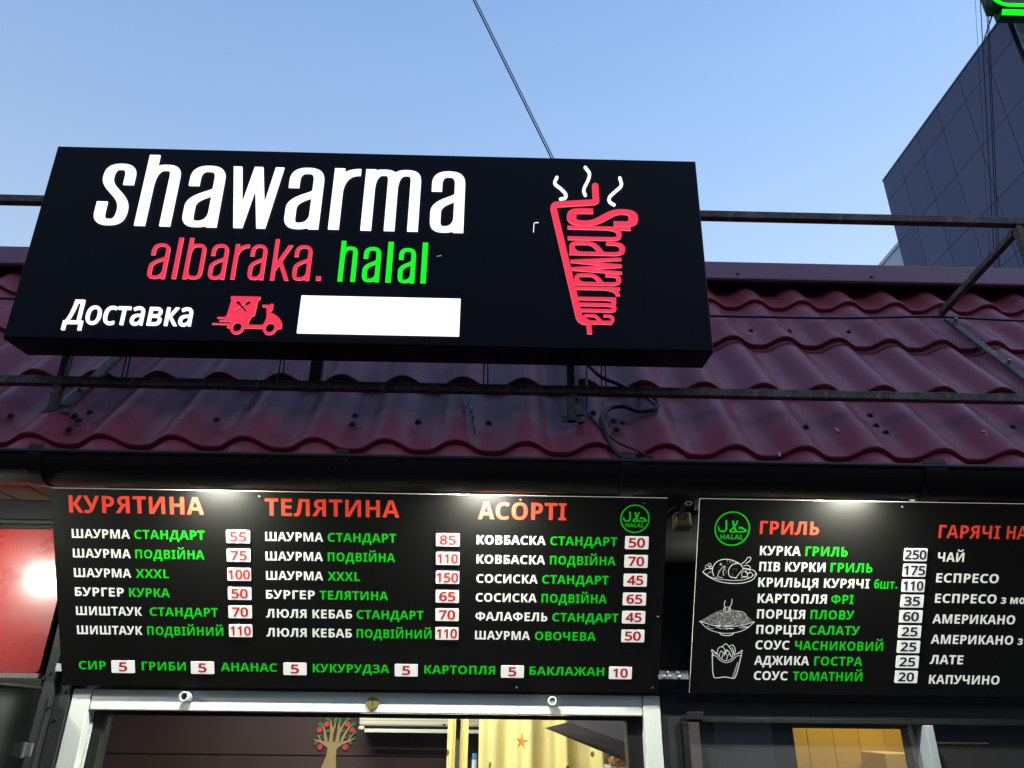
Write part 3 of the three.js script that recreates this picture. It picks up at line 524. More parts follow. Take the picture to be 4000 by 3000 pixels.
const print2 = printCanvas((x) => {
  text(x, 'ГРИЛЬ', 158, 311, 436, 35, REDP); text(x, 'ГАРЯЧІ', 621, 781, 433, 35, REDP); text(x, 'НАПОЇ', 798, 930, 433, 35, REDP);
  const rows = [['КУРКА', 162, 268, 'ГРИЛЬ', 280, 390], ['ПІВ КУРКИ', 163, 335, 'ГРИЛЬ', 348, 458], ['КРИЛЬЦЯ КУРЯЧІ', 163, 453, '6шт.', 465, 526], ['КАРТОПЛЯ', 164, 345, 'ФРІ', 356, 415], ['ПОРЦІЯ', 165, 291, 'ПЛОВУ', 305, 420], ['ПОРЦІЯ', 166, 293, 'САЛАТУ', 305, 438], ['СОУС', 166, 256, 'ЧАСНИКОВИЙ', 270, 503], ['АДЖИКА', 166, 311, 'ГОСТРА', 324, 452], ['СОУС', 167, 257, 'ТОМАТНИЙ', 270, 455]];
  rows.forEach(([a, a0, a1, b, b0, b1], i) => { const y = 379.5 - i * 42.6; text(x, a, a0, a1, y, 25.5, W); text(x, b, b0, b1, y, 25.5, G); });
  [['ЧАЙ', 625, 694], ['ЕСПРЕСО', 626, 790], ['ЕСПРЕСО', 628, 790, 'з молоком', 802, 960], ['АМЕРИКАНО', 627, 845], ['АМЕРИКАНО', 628, 846, 'з молоком', 858, 1016], ['ЛАТЕ', 630, 719], ['КАПУЧИНО', 633, 821]].forEach(([t, a, b, u, c, d], i) => { text(x, t, a, b, 370 - i * 56, 25.5, W); if (u) text(x, u, c, d, 370 - i * 56, 25.5 * .9, W); });
  halal(x, 87, 449, 46); text(x, 'HALAL', 58, 117, 421, 13, G);
  x.strokeStyle = W; x.fillStyle = W; x.lineCap = x.lineJoin = 'round';
  const path = (w, pts, close) => { x.lineWidth = w; x.beginPath(); const c = new THREE.CatmullRomCurve3(pts.map(([a, b]) => V3(a, b, 0)), !!close, 'centripetal'); c.getPoints(60).forEach((q, i) => (i ? x.lineTo(q.x, q.y) : x.moveTo(q.x, q.y))); if (close) x.closePath(); x.stroke(); };
  // roast chicken on a platter
  path(2.2, [[17, 333], [30, 322], [60, 308], [95, 303], [125, 305], [148, 314], [157, 327]]); path(1.8, [[17, 333], [40, 318], [70, 313], [105, 311], [135, 316], [157, 331]]); path(2, [[157, 328], [150, 338], [138, 342], [122, 343]]); path(2, [[17, 333], [26, 341], [42, 343]]);
  path(2.3, [[46, 322], [42, 340], [50, 358], [68, 367], [88, 366], [104, 360], [116, 352], [122, 343]]); path(2.3, [[104, 318], [88, 322], [84, 338], [92, 352], [108, 358]]); path(2, [[104, 316], [112, 330], [122, 342]]);
  path(2, [[116, 355], [126, 364], [132, 373], [139, 373], [138, 365], [128, 357]]); path(2, [[122, 351], [132, 352], [140, 347], [136, 341], [124, 345]]); path(1.8, [[56, 322], [62, 338], [74, 349], [70, 332], [72, 324]]);
  for (const [a, b, r] of [[126, 328, 8], [140, 326, 7], [134, 336, 6], [28, 346, 5], [34, 352, 4], [38, 344, 4]]) { x.lineWidth = 1.6; x.beginPath(); x.arc(a, b, r, 0, 7); x.stroke(); }
  path(1.6, [[60, 352], [66, 356]]); path(1.6, [[62, 357], [65, 350]]); path(1.5, [[30, 326], [36, 333], [44, 330]]); path(1.5, [[118, 318], [126, 322], [134, 318]]); path(1.5, [[48, 316], [58, 320], [70, 317]]);
  for (let i = 0; i < 34; i++) { x.beginPath(); x.arc(rnd(52, 112), rnd(326, 360), .7, 0, 7); x.fill(); }
  for (let i = 0; i < 5; i++) path(1.2, [[78 + i * 7, 366 - i * 1.4], [80 + i * 7, 361 - i * 1.4]]);
  // rice platter
  x.save(); x.beginPath(); x.moveTo(16, 199); x.bezierCurveTo(40, 214, 60, 232, 88, 234); x.bezierCurveTo(118, 232, 140, 214, 160, 199); x.bezierCurveTo(120, 186, 56, 186, 16, 199); x.globalAlpha = .42; x.fill(); x.globalAlpha = 1; x.clip();
  for (let i = 0; i < 420; i++) { const a = rnd(16, 160), b = rnd(186, 234), t = rnd(0, 3.1), l = rnd(1.5, 3.6); x.strokeStyle = rnd() < .5 ? '#141412' : W; x.lineWidth = 1; x.beginPath(); x.moveTo(a, b); x.lineTo(a + Math.cos(t) * l, b + Math.sin(t) * l); x.stroke(); }
  x.restore(); x.strokeStyle = W; path(1.8, [[16, 199], [56, 188], [120, 188], [160, 199]]); path(1.8, [[16, 199], [40, 178], [72, 168], [105, 168], [138, 179], [160, 199]]); path(2.4, [[70, 167], [78, 162], [100, 162], [107, 167]]);
  for (let i = 0; i < 26; i++) { const a = rnd(34, 140), b = 190 - rnd(0, 12) - Math.abs(a - 88) * -.02; path(1.3, [[a, b], [a + rnd(4, 14), b + rnd(-1, 1)]]); }
  path(2, [[82, 232], [78, 246], [80, 256]]); path(2, [[90, 232], [97, 248], [97, 260]]); x.beginPath(); x.ellipse(86, 232, 9, 7, 0, 0, 7); x.lineWidth = 1.6; x.stroke(); path(1.6, [[108, 228], [126, 226], [138, 217]]);
  // fries box
  path(2.3, [[57, 106], [52, 121], [64, 112]]); path(2.3, [[54, 108], [60, 52], [64, 44], [92, 46], [116, 43], [120, 50], [131, 108]]); path(1.8, [[56, 105], [64, 104], [76, 92], [92, 86], [108, 92], [118, 104], [131, 106]]); path(1.8, [[58, 111], [66, 110], [78, 97], [92, 91], [106, 97], [116, 110], [131, 113]]);
  for (const p of [[[66, 108], [70, 126], [80, 130], [92, 108]], [[78, 128], [88, 138], [100, 126], [108, 112]], [[96, 130], [106, 135], [114, 122], [112, 108]], [[118, 110], [126, 116], [132, 121], [131, 110]], [[80, 98], [84, 112], [94, 118]], [[92, 94], [98, 110], [108, 100]], [[72, 104], [77, 118], [84, 112]], [[86, 104], [90, 122], [99, 114], [104, 103]], [[104, 128], [110, 118], [107, 106]]]) path(1.9, p);
  for (let i = 0; i < 9; i++) path(1.3, [[124 - i * .9, 88 - i * 5], [120 - i * 1.4, 82 - i * 5]]);
});
function menuBoard(x0, print, tags, label, digitColor) {
  const base = R(x0 * 1.0072, .0624, -2.095), t = thing('menu_board', base, label, 'menu board', 'black menu boards hung under the gutter');
  t.scale.setScalar(1.0072); t.rotation.x = Math.atan2(.275, .4475);                        // the top hangs forward
  const map = ctex(print); map.wrapS = map.wrapT = THREE.ClampToEdgeWrapping;
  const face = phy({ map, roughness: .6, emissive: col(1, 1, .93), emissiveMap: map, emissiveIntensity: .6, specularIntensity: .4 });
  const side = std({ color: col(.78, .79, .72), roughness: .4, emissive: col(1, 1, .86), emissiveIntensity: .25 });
  const g = new THREE.BoxGeometry(BW / 1000, BH / 1000, .006).translate(BW / 2000, BH / 2000, -.003);
  const p = new THREE.Mesh(g, [side, side, side, side, face, M.black]); p.name = 'panel'; p.castShadow = p.receiveShadow = true; t.add(p);
  const tw = 60, th = 34, sh = new THREE.Shape(), w = tw / 2000, h = th / 2000, r = .003;
  sh.moveTo(-w + r, -h); sh.lineTo(w - r, -h); sh.quadraticCurveTo(w, -h, w, -h + r); sh.lineTo(w, h - r); sh.quadraticCurveTo(w, h, w - r, h); sh.lineTo(-w + r, h); sh.quadraticCurveTo(-w, h, -w, h - r); sh.lineTo(-w, -h + r); sh.quadraticCurveTo(-w, -h, -w + r, -h);
  const tg = new THREE.ExtrudeGeometry(sh, { depth: .0008, bevelEnabled: false, curveSegments: 4 });
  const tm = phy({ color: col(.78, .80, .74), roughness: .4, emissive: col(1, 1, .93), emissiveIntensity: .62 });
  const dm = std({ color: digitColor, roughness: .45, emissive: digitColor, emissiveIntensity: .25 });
  const cx = canvas(8, 8, () => 0).getContext('2d'); cx.font = '100px sans-serif';
  for (const [n, u, v] of tags) {
    const m = new THREE.Mesh(tg, tm); m.name = 'price_tag'; m.castShadow = m.receiveShadow = true; m.position.set(u / 1000, v / 1000, .0003); t.add(m);
    const key = n + digitColor.getHex(); digits[key] ??= (() => {
      const wide = { 1: 19, 2: 40, 3: 54 }[n.length] - (n === '10' || n === '110' ? 3 : 0), ms = cx.measureText(n), bw = ms.actualBoundingBoxRight + ms.actualBoundingBoxLeft, ch = cx.measureText('5').actualBoundingBoxAscent;
      return extrude(trace(wide + 6, 28, 14, (x) => { x.translate(3, 3); x.scale(wide / bw, -23.5 / ch); x.font = '100px sans-serif'; x.fillText(n, ms.actualBoundingBoxLeft, 0); x.lineWidth = 7; x.strokeText(n, ms.actualBoundingBoxLeft, 0); }, .3), .0003).translate(-(wide / 2 + 3) / 1000, -.01475, .00085);
    })();
    const d = new THREE.Mesh(digits[key], dm); d.name = 'number'; d.receiveShadow = true; m.add(d);
  }
  const hg = mergeGeometries([new THREE.CylinderGeometry(.0045, .0055, .003, 10).rotateX(Math.PI / 2).translate(0, 0, .0015), new THREE.SphereGeometry(.003, 8, 6).translate(.006, -.002, .002)]);
  for (const [u, v] of [[1495, 512], [520, 514], [1180, 516], [1542, 210], [1538, 14], [1180, 10]]) { const m = new THREE.Mesh(hg, M.zinc); m.name = 'screw'; m.position.set(u / 1000, v / 1000, 0); m.scale.setScalar(.45); t.add(m); }
  return t;
}
const digits = {};
{
  const row = [408, 358.5, 308, 257, 207.5, 156.5], tags = [];
  [['55', '75', '100', '50', '70', '110'], ['85', '110', '150', '65', '70', '110'], ['50', '70', '45', '65', '45', '50']].forEach((c, j) => c.forEach((n, i) => tags.push([n, [465, 997, 1480.5][j], row[i]])));
  [[159.5, '5'], [364, '5'], [603, '5'], [892, '5'], [1169, '5'], [1452, '10']].forEach(([u, n]) => tags.push([n, u, 54]));
  menuBoard(-1.123, print1, tags, 'wide black menu board with three price columns over the white window frame', col(.72, .035, .03));
  const t2 = ['250', '175', '110', '35', '60', '25', '25', '25', '20'].map((n, i) => [n, 566 + i * .6, 387.5 - i * 41.8]);
  menuBoard(.514, print2, t2, 'black menu board on the right with drawings of a roast chicken, rice and fries', col(.02, .03, .045));
}
// ---------------------------------------------------------------- between and beside the boards
{
  const z = -2.07, a = at(2577, 2635, z), b = at(2689, 2637, z), L = b.x - a.x, h = at(2630, 2618, z).y - at(2630, 2652, z).y;
  const s = thing('perforated_strap', V3(a.x, a.y, z), 'zinc perforated metal strap joining the two menu boards low down', 'metal strap');
  const sh = new THREE.Shape(); sh.moveTo(-.004, -h / 2); sh.lineTo(L, -h / 2); sh.lineTo(L, h / 2); sh.lineTo(-.004, h / 2);
  for (let i = 0; i < 6; i++) for (const v of [-.28, .28]) { const p = new THREE.Path(); p.absellipse(.004 + i * L / 6 + (v > 0 ? .005 : 0), v * h, .0027, .0027, 0, 7); sh.holes.push(p); }
  part(s, 'plate', metres(extrude([sh], .0015).translate(a.x, a.y, z)), std({ color: col(.20, .23, .24), roughness: .45, metalness: .4 }));
  const dome = new THREE.SphereGeometry(.0055, 10, 6, 0, 7, 0, 1.4).rotateX(Math.PI / 2).scale(1, 1, .6);
  for (const [u, v] of [[.14, -.25], [.26, .22], [.33, -.22], [.62, .22], [.66, -.24]]) placed(s, 'screw', dome, M.zinc, V3(a.x + u * L, a.y + v * h, z + .0012));
  // cable gland box under the eave
  const q = at(2662, 2035, -1.98), g = thing('junction_box', q, 'small yellowish junction box with a thick cable between the two menu boards', 'junction box');
  const ym = phy({ color: col(.17, .15, .075), roughness: .35, clearcoat: .4 });
  part(g, 'case', metres(new RoundedBoxGeometry(.042, .04, .05, 2, .004).translate(q.x, q.y, q.z)), ym);
  part(g, 'flange', metres(new RoundedBoxGeometry(.046, .003, .054, 1, .001).translate(q.x, q.y - .0215, q.z)), ym);
  for (let i = 0; i < 3; i++) part(g, 'ring', new THREE.TorusGeometry(.016 - i * .004, .0012, 6, 20).translate(q.x, q.y + .002, q.z + .026), ym);
  part(g, 'gland', new THREE.CylinderGeometry(.008, .009, .02, 14).rotateX(Math.PI / 2).translate(q.x, q.y + .004, q.z + .034), M.cable);
  const c1 = [at(2662, 2025, -1.94), at(2662, 2000, -1.93), at(2675, 1968, -1.90), at(2700, 1935, -1.86), at(2715, 1915, -1.84)];
  single('gland_cable', tube(c1, .006, 40, 8), M.cable, c1[2].clone(), 'thick black cable rising from the junction box to the soffit', 'cable');
  const c2 = [at(2672, 1962, -1.915), at(2640, 1978, -1.92), at(2612, 2000, -1.94), at(2602, 2030, -1.97)];
  single('side_cable', tube(c2, .0035, 40, 8), M.cable, c2[1].clone(), 'thin black cable branching left from the junction box cable', 'cable');
  const clip = at(2690, 1966, -1.88);
  single('cable_clip', new THREE.TorusGeometry(.0075, .0016, 6, 18).rotateX(1.2).translate(clip.x, clip.y, clip.z), M.whitePvc, clip, 'white clip round the cable above the junction box', 'clip');
  const k0 = at(2714, 1944, -1.875), k1 = at(2722, 1992, -1.89);
  single('hanger_strip', bar(k0.clone().add(V3(0, .03, 0)), k1, .003, .011, V3(1, 0, 0), .0008), M.zinc, k0.clone(), 'short bent zinc strip hanging beside the upper left corner of the right board', 'metal strip');
}
{ // glossy red panel of the neighbouring unit
  const z = WALL + .02, xr = at(186, 2490, z).x, y1 = at(60, 2066, z).y - EYE, y0 = at(60, 2628, z).y - EYE, x0 = -2.3;
  const t = thing('red_panel', R(xr - .3, y0, z), 'glossy red panel in a dark frame left of the menu board', 'panel');
  const sh = new THREE.Shape(), r = .012; sh.moveTo(x0, y0); sh.lineTo(xr - r, y0); sh.quadraticCurveTo(xr, y0, xr, y0 + r); sh.lineTo(xr, y1); sh.lineTo(x0, y1);
  const redT = noiseTex(256, (n, x, y) => mix([.62, .215, .205], [.56, .185, .18], clamp(n(x, y, 4) + n(x, y, 30, 2) * .4 + .5)), true, .7);
  const rough = noiseTex(256, (n, x, y) => clamp(.5 + n(x, y, 5) * .25 + n(x, y, 34, 6) * .15), false, .6);
  part(t, 'sheet', metres(extrude([sh], .006).translate(0, EYE, z - .006)), phy({ map: redT, roughness: .62, roughnessMap: rough, clearcoat: .4, clearcoatRoughness: .17 }));
  part(t, 'frame', boxE(x0, -1.125, y1 + .001, y1 + .012, z - .02, z + .006), M.darkPvc);
  part(t, 'frame', boxE(x0, -1.125, y1 + .0135, y1 + .024, z - .02, z + .012), M.cladding);
  part(t, 'frame', boxE(x0, xr + .004, y0 - .014, y0 - .001, z - .02, z + .004), std({ color: col(.16, .15, .13), roughness: .6 }));
  part(t, 'frame', boxE(x0, xr + .02, y0 - .042, y0 - .0155, z - .02, z + .016), M.darkPvc);
  part(t, 'frame', boxE(x0, xr + .018, y0 - .075, y0 - .0435, z - .02, z + .002), std({ color: col(.22, .23, .22), roughness: .5 }));
  for (const px of [47, 80]) placed(t, 'screw', new THREE.CylinderGeometry(.004, .004, .004, 8).rotateX(Math.PI / 2), M.screw, at(px, 2672, z + .004));
  // sheet metal column between the red panel and the window
  const xl = xr + .022, xr2 = at(286, 2720, WALL).x, c = thing('corner_post', V3((xl + xr2) / 2, 0, WALL), 'dark grey sheet metal post between the red panel and the white window', 'post');
  part(c, 'cover_strip', boxE(xl - .0, xl + .030, -1.2, .45, WALL - .01, WALL + .028, .004), M.cladding);
  part(c, 'cover_strip', boxE(xl + .031, xr2 - .004, -1.2, .45, WALL - .01, WALL + .010, .003), M.cladding);
  for (const [px, py] of [[253, 2701], [195, 2763], [171, 2648], [192, 2628], [215, 2812]]) placed(c, 'screw', new THREE.CylinderGeometry(.0042, .005, .004, 8).rotateX(Math.PI / 2), M.screw, at(px, py, WALL + (px < 215 ? .0295 : .0115)));
  const w = at(231, 2610, WALL + .03);
  single('white_bracket', boxE(w.x - .008, w.x + .02, w.y - EYE - .008, w.y - EYE + .012, w.z, w.z + .003), M.whitePvc, w, 'small white bracket behind the lower left edge of the menu board', 'bracket');
  // open shutter leaf under the red panel
  const hp = at(149, 2694, WALL + .05), y = hp.y, lp = onPlane(0, 2680, V3(0, 1, 0), V3(0, y, 0)), dir = lp.clone().sub(hp).setY(0).normalize();
  const leaf = thing('shutter_leaf', hp.clone().setY(1.2), 'dark open shutter leaf hanging at the lower left under the red panel', 'shutter');
  const far = hp.clone().addScaledVector(dir, .75), H = 1.0, slab = bar(hp.clone().setY(y - H / 2), far.clone().setY(y - H / 2), .014, H);
  part(leaf, 'leaf', slab, phy({ color: col(.005, .006, .0045), roughness: .2, specularIntensity: .3 }));
  part(leaf, 'rail', bar(hp.clone().addScaledVector(dir, .0).setY(y + .004), far.clone().setY(y + .004), .022, .006), M.cladding);
  const rs = std({ color: col(.34, .12, .07), roughness: .7 });
  part(leaf, 'edge_strip', bar(hp.clone().addScaledVector(dir, .014).add(V3(0, -.035, .012)), hp.clone().addScaledVector(dir, .014).add(V3(0, -.15, .012)), .003, .012, V3(1, 0, 0)), rs, 'rusty red edge strip');
  const k = at(104, 2930, WALL + .07);
  part(leaf, 'latch', metres(new RoundedBoxGeometry(.026, .03, .01, 1, .002).translate(k.x, k.y, k.z)), std({ color: col(.16, .17, .15), roughness: .45, metalness: .4 }));
  part(leaf, 'latch', metres(new RoundedBoxGeometry(.007, .036, .004, 1, .001).translate(k.x - .004, k.y, k.z + .0075)), M.zinc);
  part(kiosk, 'inner_jamb', boxE(-1.9, xl - .004, -1.2, y - EYE - .03, WALL - .01, WALL + .004), M.darkPvc);
}

// ---------------------------------------------------------------- inside the kiosk
const INZ = -4.057;
{
  // ceiling fitting
  const lamp = (x, z, w, d, k, i, label, c = col(1, .97, .86)) => {
    const t = thing('ceiling_light', R(x, .595, z), label, 'lamp');
    part(t, 'housing', boxE(x - w / 2 - .01, x + w / 2 + .01, .575, .598, z - d / 2 - .01, z + d / 2 + .01), M.whitePvc);
    part(t, 'diffuser', boxE(x - w / 2, x + w / 2, .566, .5745, z - d / 2, z + d / 2), std({ color: 0x222222, emissive: c, emissiveIntensity: k }));
    const l = new THREE.RectAreaLight(c, i, w, d); l.position.copy(R(x, .562, z)); l.lookAt(x, 0, z); l.name = 'ceiling_lamp_light'; scene.add(l);
  };
  lamp(-.35, -2.62, .9, .12, 3, 84, 'long ceiling lamp lighting the room behind the serving window');
  lamp(-.75, -3.38, .6, .12, 3, 60, 'added unseen ceiling lamp that brightens the back wall of the serving room');  // added to lift the air conditioner and back wall
  lamp(1.55, -3.1, .5, .12, 3, 62, 'ceiling lamp lighting the yellow room behind the right window', col(1, .88, .6));
  // apple tree cut-out on the back wall
  const P = (X, Y) => at(1150 + X * .15068, 2750 + Y * .15068, INZ), o = P(500, 1900), k = (P(1500, 1000).x - P(500, 1000).x), ky = P(1000, 500).y - P(1000, 1500).y;
  const t = thing('wall_tree', P(960, 1659), 'flat beige apple tree cut-out with red apples on the dark back wall', 'wall decoration');
  const sx = k, sy = ky;                                         // millimetres per drawing unit
  const shp = (draw) => trace(1200 * sx, 1600 * sy, 4, (x) => { x.scale(sx, sy); draw(x, (X) => X - 450, (Y) => 1900 - Y); });
  const mid = P(960, 1000), org = V3(mid.x - 510 * sx / 1000, mid.y - 900 * sy / 1000, INZ), Q = (a, b) => V3(org.x + (a - 450) * sx / 1000, org.y + (1900 - b) * sy / 1000, INZ), apples = [[630, 665, 62], [800, 515, 60], [1345, 515, 60], [1478, 660, 58], [690, 1112, 62], [1340, 1112, 60]];
  const leaves = [[815, 378, 48, 30, .2], [640, 518, 52, 36, -.5], [1020, 425, 30, 72, -.5], [1140, 425, 32, 68, .3], [1355, 378, 48, 30, -.2], [1488, 518, 52, 34, .5], [852, 695, 28, 34, 0], [1255, 690, 28, 30, 0], [655, 805, 17, 34, .3], [735, 872, 26, 24, .5], [870, 955, 16, 30, 0], [1190, 945, 16, 32, -.3], [1335, 862, 28, 22, 0], [1432, 800, 16, 32, -.2], [1555, 730, 32, 44, -.7], [1558, 878, 24, 24, 0], [565, 1022, 34, 34, .5], [1465, 1010, 34, 30, 0]];
  const trunk = shp((x, X, Y) => {
    const limb = (...q) => { for (let i = 0; i + 5 < q.length; i += 3) { const [a, b, w, c, d, v] = q.slice(i, i + 6), l = Math.hypot(c - a, d - b), nx = (d - b) / l, ny = -(c - a) / l; x.beginPath(); x.moveTo(X(a + nx * w / 2), Y(b + ny * w / 2)); x.lineTo(X(c + nx * v / 2), Y(d + ny * v / 2)); x.lineTo(X(c - nx * v / 2), Y(d - ny * v / 2)); x.lineTo(X(a - nx * w / 2), Y(b - ny * w / 2)); x.fill(); x.beginPath(); x.arc(X(c), Y(d), v / 2, 0, 7); x.fill(); } };
    limb(990, 1900, 520, 960, 1640, 375, 990, 1350, 250, 995, 1180, 242, 995, 1090, 210);
    limb(945, 1130, 130, 945, 960, 92, 945, 720, 80, 900, 500, 44, 870, 410, 30); limb(960, 740, 60, 1010, 560, 40, 1022, 480, 30);
    limb(1050, 1130, 130, 1105, 960, 95, 1125, 720, 80, 1115, 520, 44); limb(1140, 760, 64, 1210, 560, 44, 1290, 420, 28);
    limb(930, 1120, 120, 830, 1000, 80, 790, 840, 60, 740, 640, 40, 690, 560, 28); limb(870, 1080, 90, 720, 985, 70, 600, 960, 44, 510, 925, 22); limb(690, 990, 50, 640, 880, 36, 590, 815, 26);
    limb(1080, 1120, 120, 1200, 1010, 80, 1260, 840, 62, 1350, 650, 40, 1420, 560, 28); limb(1120, 1090, 100, 1260, 1000, 76, 1400, 960, 48, 1540, 890, 24); limb(1370, 975, 46, 1430, 870, 38, 1530, 740, 22);
    for (const [a, b, r] of apples) { x.beginPath(); x.arc(X(a - 10), Y(b + 8), r + 8, 0, 7); x.fill(); }
    for (const [a, b, w, h] of leaves) { x.beginPath(); x.ellipse(X(a - 8), Y(b + 6), w + 5, h + 5, 0, 0, 7); x.fill(); }
  });
  part(t, 'trunk', extrude(trunk, .004).translate(org.x, org.y, INZ), std({ color: col(.36, .26, .12), roughness: .7 }));
  const ared = std({ color: col(.52, .05, .05), roughness: .5 }), lgreen = std({ color: col(.03, .20, .03), roughness: .5 });
  for (const [a, b, r] of apples) { const p = Q(a, b); part(t, 'apple', new THREE.CylinderGeometry(r * sx / 1000 * 1.08, r * sx / 1000 * 1.1, .003, 18).rotateX(Math.PI / 2).scale(1, 1.1, 1).translate(p.x, p.y, INZ + .0057), ared); }
  for (const [a, b, w, h, rot] of leaves) { const p = Q(a, b); part(t, 'leaf', new THREE.CylinderGeometry(sx / 1000, sx / 1000, .002, 12).rotateX(Math.PI / 2).scale(w * 1.15, h * 1.15, 1).rotateZ(rot).translate(p.x, p.y, INZ + .0055), lgreen); }
  // wall mounted air conditioner
  const az = -3.86, al = at(1400, 2830, az).x, ab = at(1500, 2856, az).y - EYE, aw = .80;
  const ac = thing('air_conditioner', R(al + aw / 2, ab, az - .1), 'cream wall mounted air conditioner right of the apple tree', 'air conditioner');
  const cream = phy({ color: col(.66, .62, .50), roughness: .4, clearcoat: .2 });
  part(ac, 'body', boxE(al, al + aw, ab + .022, ab + .27, INZ + .002, az, .012), cream);
  part(ac, 'side_cap', boxE(al, al + .028, ab + .004, ab + .0215, INZ + .002, az - .003, .006), cream);
  part(ac, 'outlet', boxE(al + .03, al + aw - .03, ab + .010, ab + .0215, INZ + .01, az - .02, .002), M.darkPvc);
  part(ac, 'flap', bar(R(al + .032, ab + .002, az - .004), R(al + aw - .032, ab + .002, az - .004), .02, .016), M.whitePvc);
  for (let i = 0; i < 4; i++) part(ac, 'flap_hook', boxE(al + .12 + i * .12, al + .124 + i * .12, ab + .008, ab + .018, az - .012, az - .004, .0005), M.darkPvc);
  part(ac, 'seam', boxE(al + .002, al + aw - .002, ab + .046, ab + .0472, az - .002, az + .0006, 0), M.darkPvc);
  part(ac, 'display', boxE(at(1740, 2827, az).x - .012, at(1740, 2827, az).x, ab + .026, ab + .034, az, az + .001, 0), M.darkPvc);
  // yellow curtains with a printed sea pattern
  const pat = canvas(1024, 1024, (x) => {
    const s = (n) => { seed = n; }; s(99);
    x.fillStyle = '#f3e69c'; x.fillRect(0, 0, 1024, 1024);
    for (let i = 0; i < 40; i++) { x.globalAlpha = .05; x.fillStyle = rnd() < .5 ? '#fff8d0' : '#e0bf3a'; const a = rnd(0, 1024); x.fillRect(a, 0, rnd(10, 70), 1024); } x.globalAlpha = 1;
    const star = (cx, cy, r, a) => { x.fillStyle = '#dd8c30'; x.beginPath(); for (let i = 0; i < 10; i++) { const t = a + i * Math.PI / 5, q = i % 2 ? r * .30 : r * (1 + .12 * Math.sin(i * 3)); x.lineTo(cx + Math.cos(t) * q, cy + Math.sin(t) * q); } x.closePath(); x.fill(); };
    const shell = (cx, cy, w, h, a) => { x.fillStyle = '#6f5426'; x.beginPath(); x.ellipse(cx, cy, w, h, a, 0, 7); x.fill(); x.strokeStyle = '#9a7a3d'; x.lineWidth = 2; x.beginPath(); x.ellipse(cx + w * .3, cy, w * .4, h * .7, a, 0, 7); x.stroke(); };
    star(335, 170, 66, -1.45); star(120, 470, 60, -1.3); star(700, 480, 70, -1.6); star(40, 820, 60, .4); star(880, 860, 60, -1.2); star(470, 800, 60, 0);
    for (const [a, b, w, h] of [[94, 330, 9, 24], [690, 345, 15, 22], [370, 480, 19, 36], [1000, 490, 30, 34], [880, 250, 14, 20], [250, 640, 18, 30], [640, 700, 18, 30], [820, 640, 15, 24]]) shell(a, b, w, h, .1);
    x.fillStyle = '#d9a58f'; for (const [a, b] of [[20, 430], [580, 430], [800, 130], [300, 900]]) { x.beginPath(); x.ellipse(a, b, 11, 17, 0, 0, 7); x.fill(); }
  });
  const ptex = ctex(pat);
  const cm = phy({ map: ptex, roughness: .85, transmission: .12, thickness: 0, side: THREE.DoubleSide, sheen: 0 });
  const curtain = (x0, x1, z, waves, amp, label, u0, uw) => {
    const NX = 90, NY = 10, g = new THREE.PlaneGeometry(1, 1, NX, NY), p = g.attributes.position, uv = g.attributes.uv;
    for (let i = 0; i < p.count; i++) { const u = p.getX(i) + .5, v = p.getY(i) + .5, w = Math.sin(u * waves * 6.283 + .5 * Math.sin(u * 9)) * amp * (1 - .25 * v) + .35 * amp * Math.sin(u * waves * 14 + 1.3); p.setXYZ(i, x0 + (x1 - x0) * u + amp * .15 * Math.sin(v * 5 + u * 20), EYE - 1.5 + v * 1.95, z + w); uv.setXY(i, u0 + u * uw, (EYE - 1.5 + v * 1.95 - EYE) * 1.9 + 1); }
    g.computeVertexNormals();
    return single('curtain', g, cm, R((x0 + x1) / 2, -1.5, z), label, 'curtain', 'yellow patterned curtains inside the kiosk');
  };
  const cz = -3.15;
  curtain(at(1748, 2900, cz).x, at(1831, 2900, cz).x, cz, 2.2, .012, 'narrow yellow curtain beside the air conditioner, cut by the window mullion', .85, .2);
  curtain(at(1872, 2900, cz).x, at(2382, 2900, cz).x, cz, 3.4, .026, 'wide yellow curtain with starfish print on the right of the serving window', .0, 1.0);
  single('curtain_rail', tube([R(at(1740, 2800, cz).x, .47, cz), R(at(2450, 2800, cz).x, .47, cz)], .009, 1, 10), M.zinc, R(0, .47, cz), 'metal rail carrying the yellow curtains above the serving window', 'rail');
  // dark hood in front of the curtain
  const hz = -2.85, q = [[2221, 2795], [2221, 2821], [2129, 2844], [2380, 2928], [2452, 2972], [2452, 2900], [2452, 2795]];
  const hood = thing('hood', at(2300, 2900, hz), 'dark extractor hood corner hanging in front of the yellow curtain', 'hood');
  const A1 = at(2221, 2821, hz), B1 = at(2470, 2908, hz + .02), C1 = at(2129, 2844, hz + .05), D1 = at(2380, 2928, hz + .05), E1 = at(2470, 2985, hz + .05);
  const tri = (...p) => { const g = new THREE.BufferGeometry(), a = []; for (let i = 1; i + 1 < p.length; i++) a.push(p[0], p[i], p[i + 1]); g.setAttribute('position', new THREE.Float32BufferAttribute(a.flatMap((v) => [v.x, v.y, v.z]), 3)); g.computeVertexNormals(); metres(g); return g; };
  const up = (v, d = .35) => v.clone().add(V3(0, d, 0)), bk = (v) => v.clone().add(V3(0, 0, -.02));
  part(hood, 'canopy', mergeGeometries([tri(A1, B1, up(B1), up(A1)), tri(bk(A1), bk(B1), up(bk(B1)), up(bk(A1))), tri(A1, up(A1), up(bk(A1)), bk(A1))]), std({ color: col(.115, .105, .125), roughness: .4, side: THREE.DoubleSide }));
  part(hood, 'skirt', mergeGeometries([tri(C1, D1, E1, B1, A1), tri(bk(C1), bk(D1), bk(E1), bk(B1), bk(A1)), tri(C1, D1, bk(D1), bk(C1))]), std({ color: col(.022, .019, .021), roughness: .6, side: THREE.DoubleSide }));
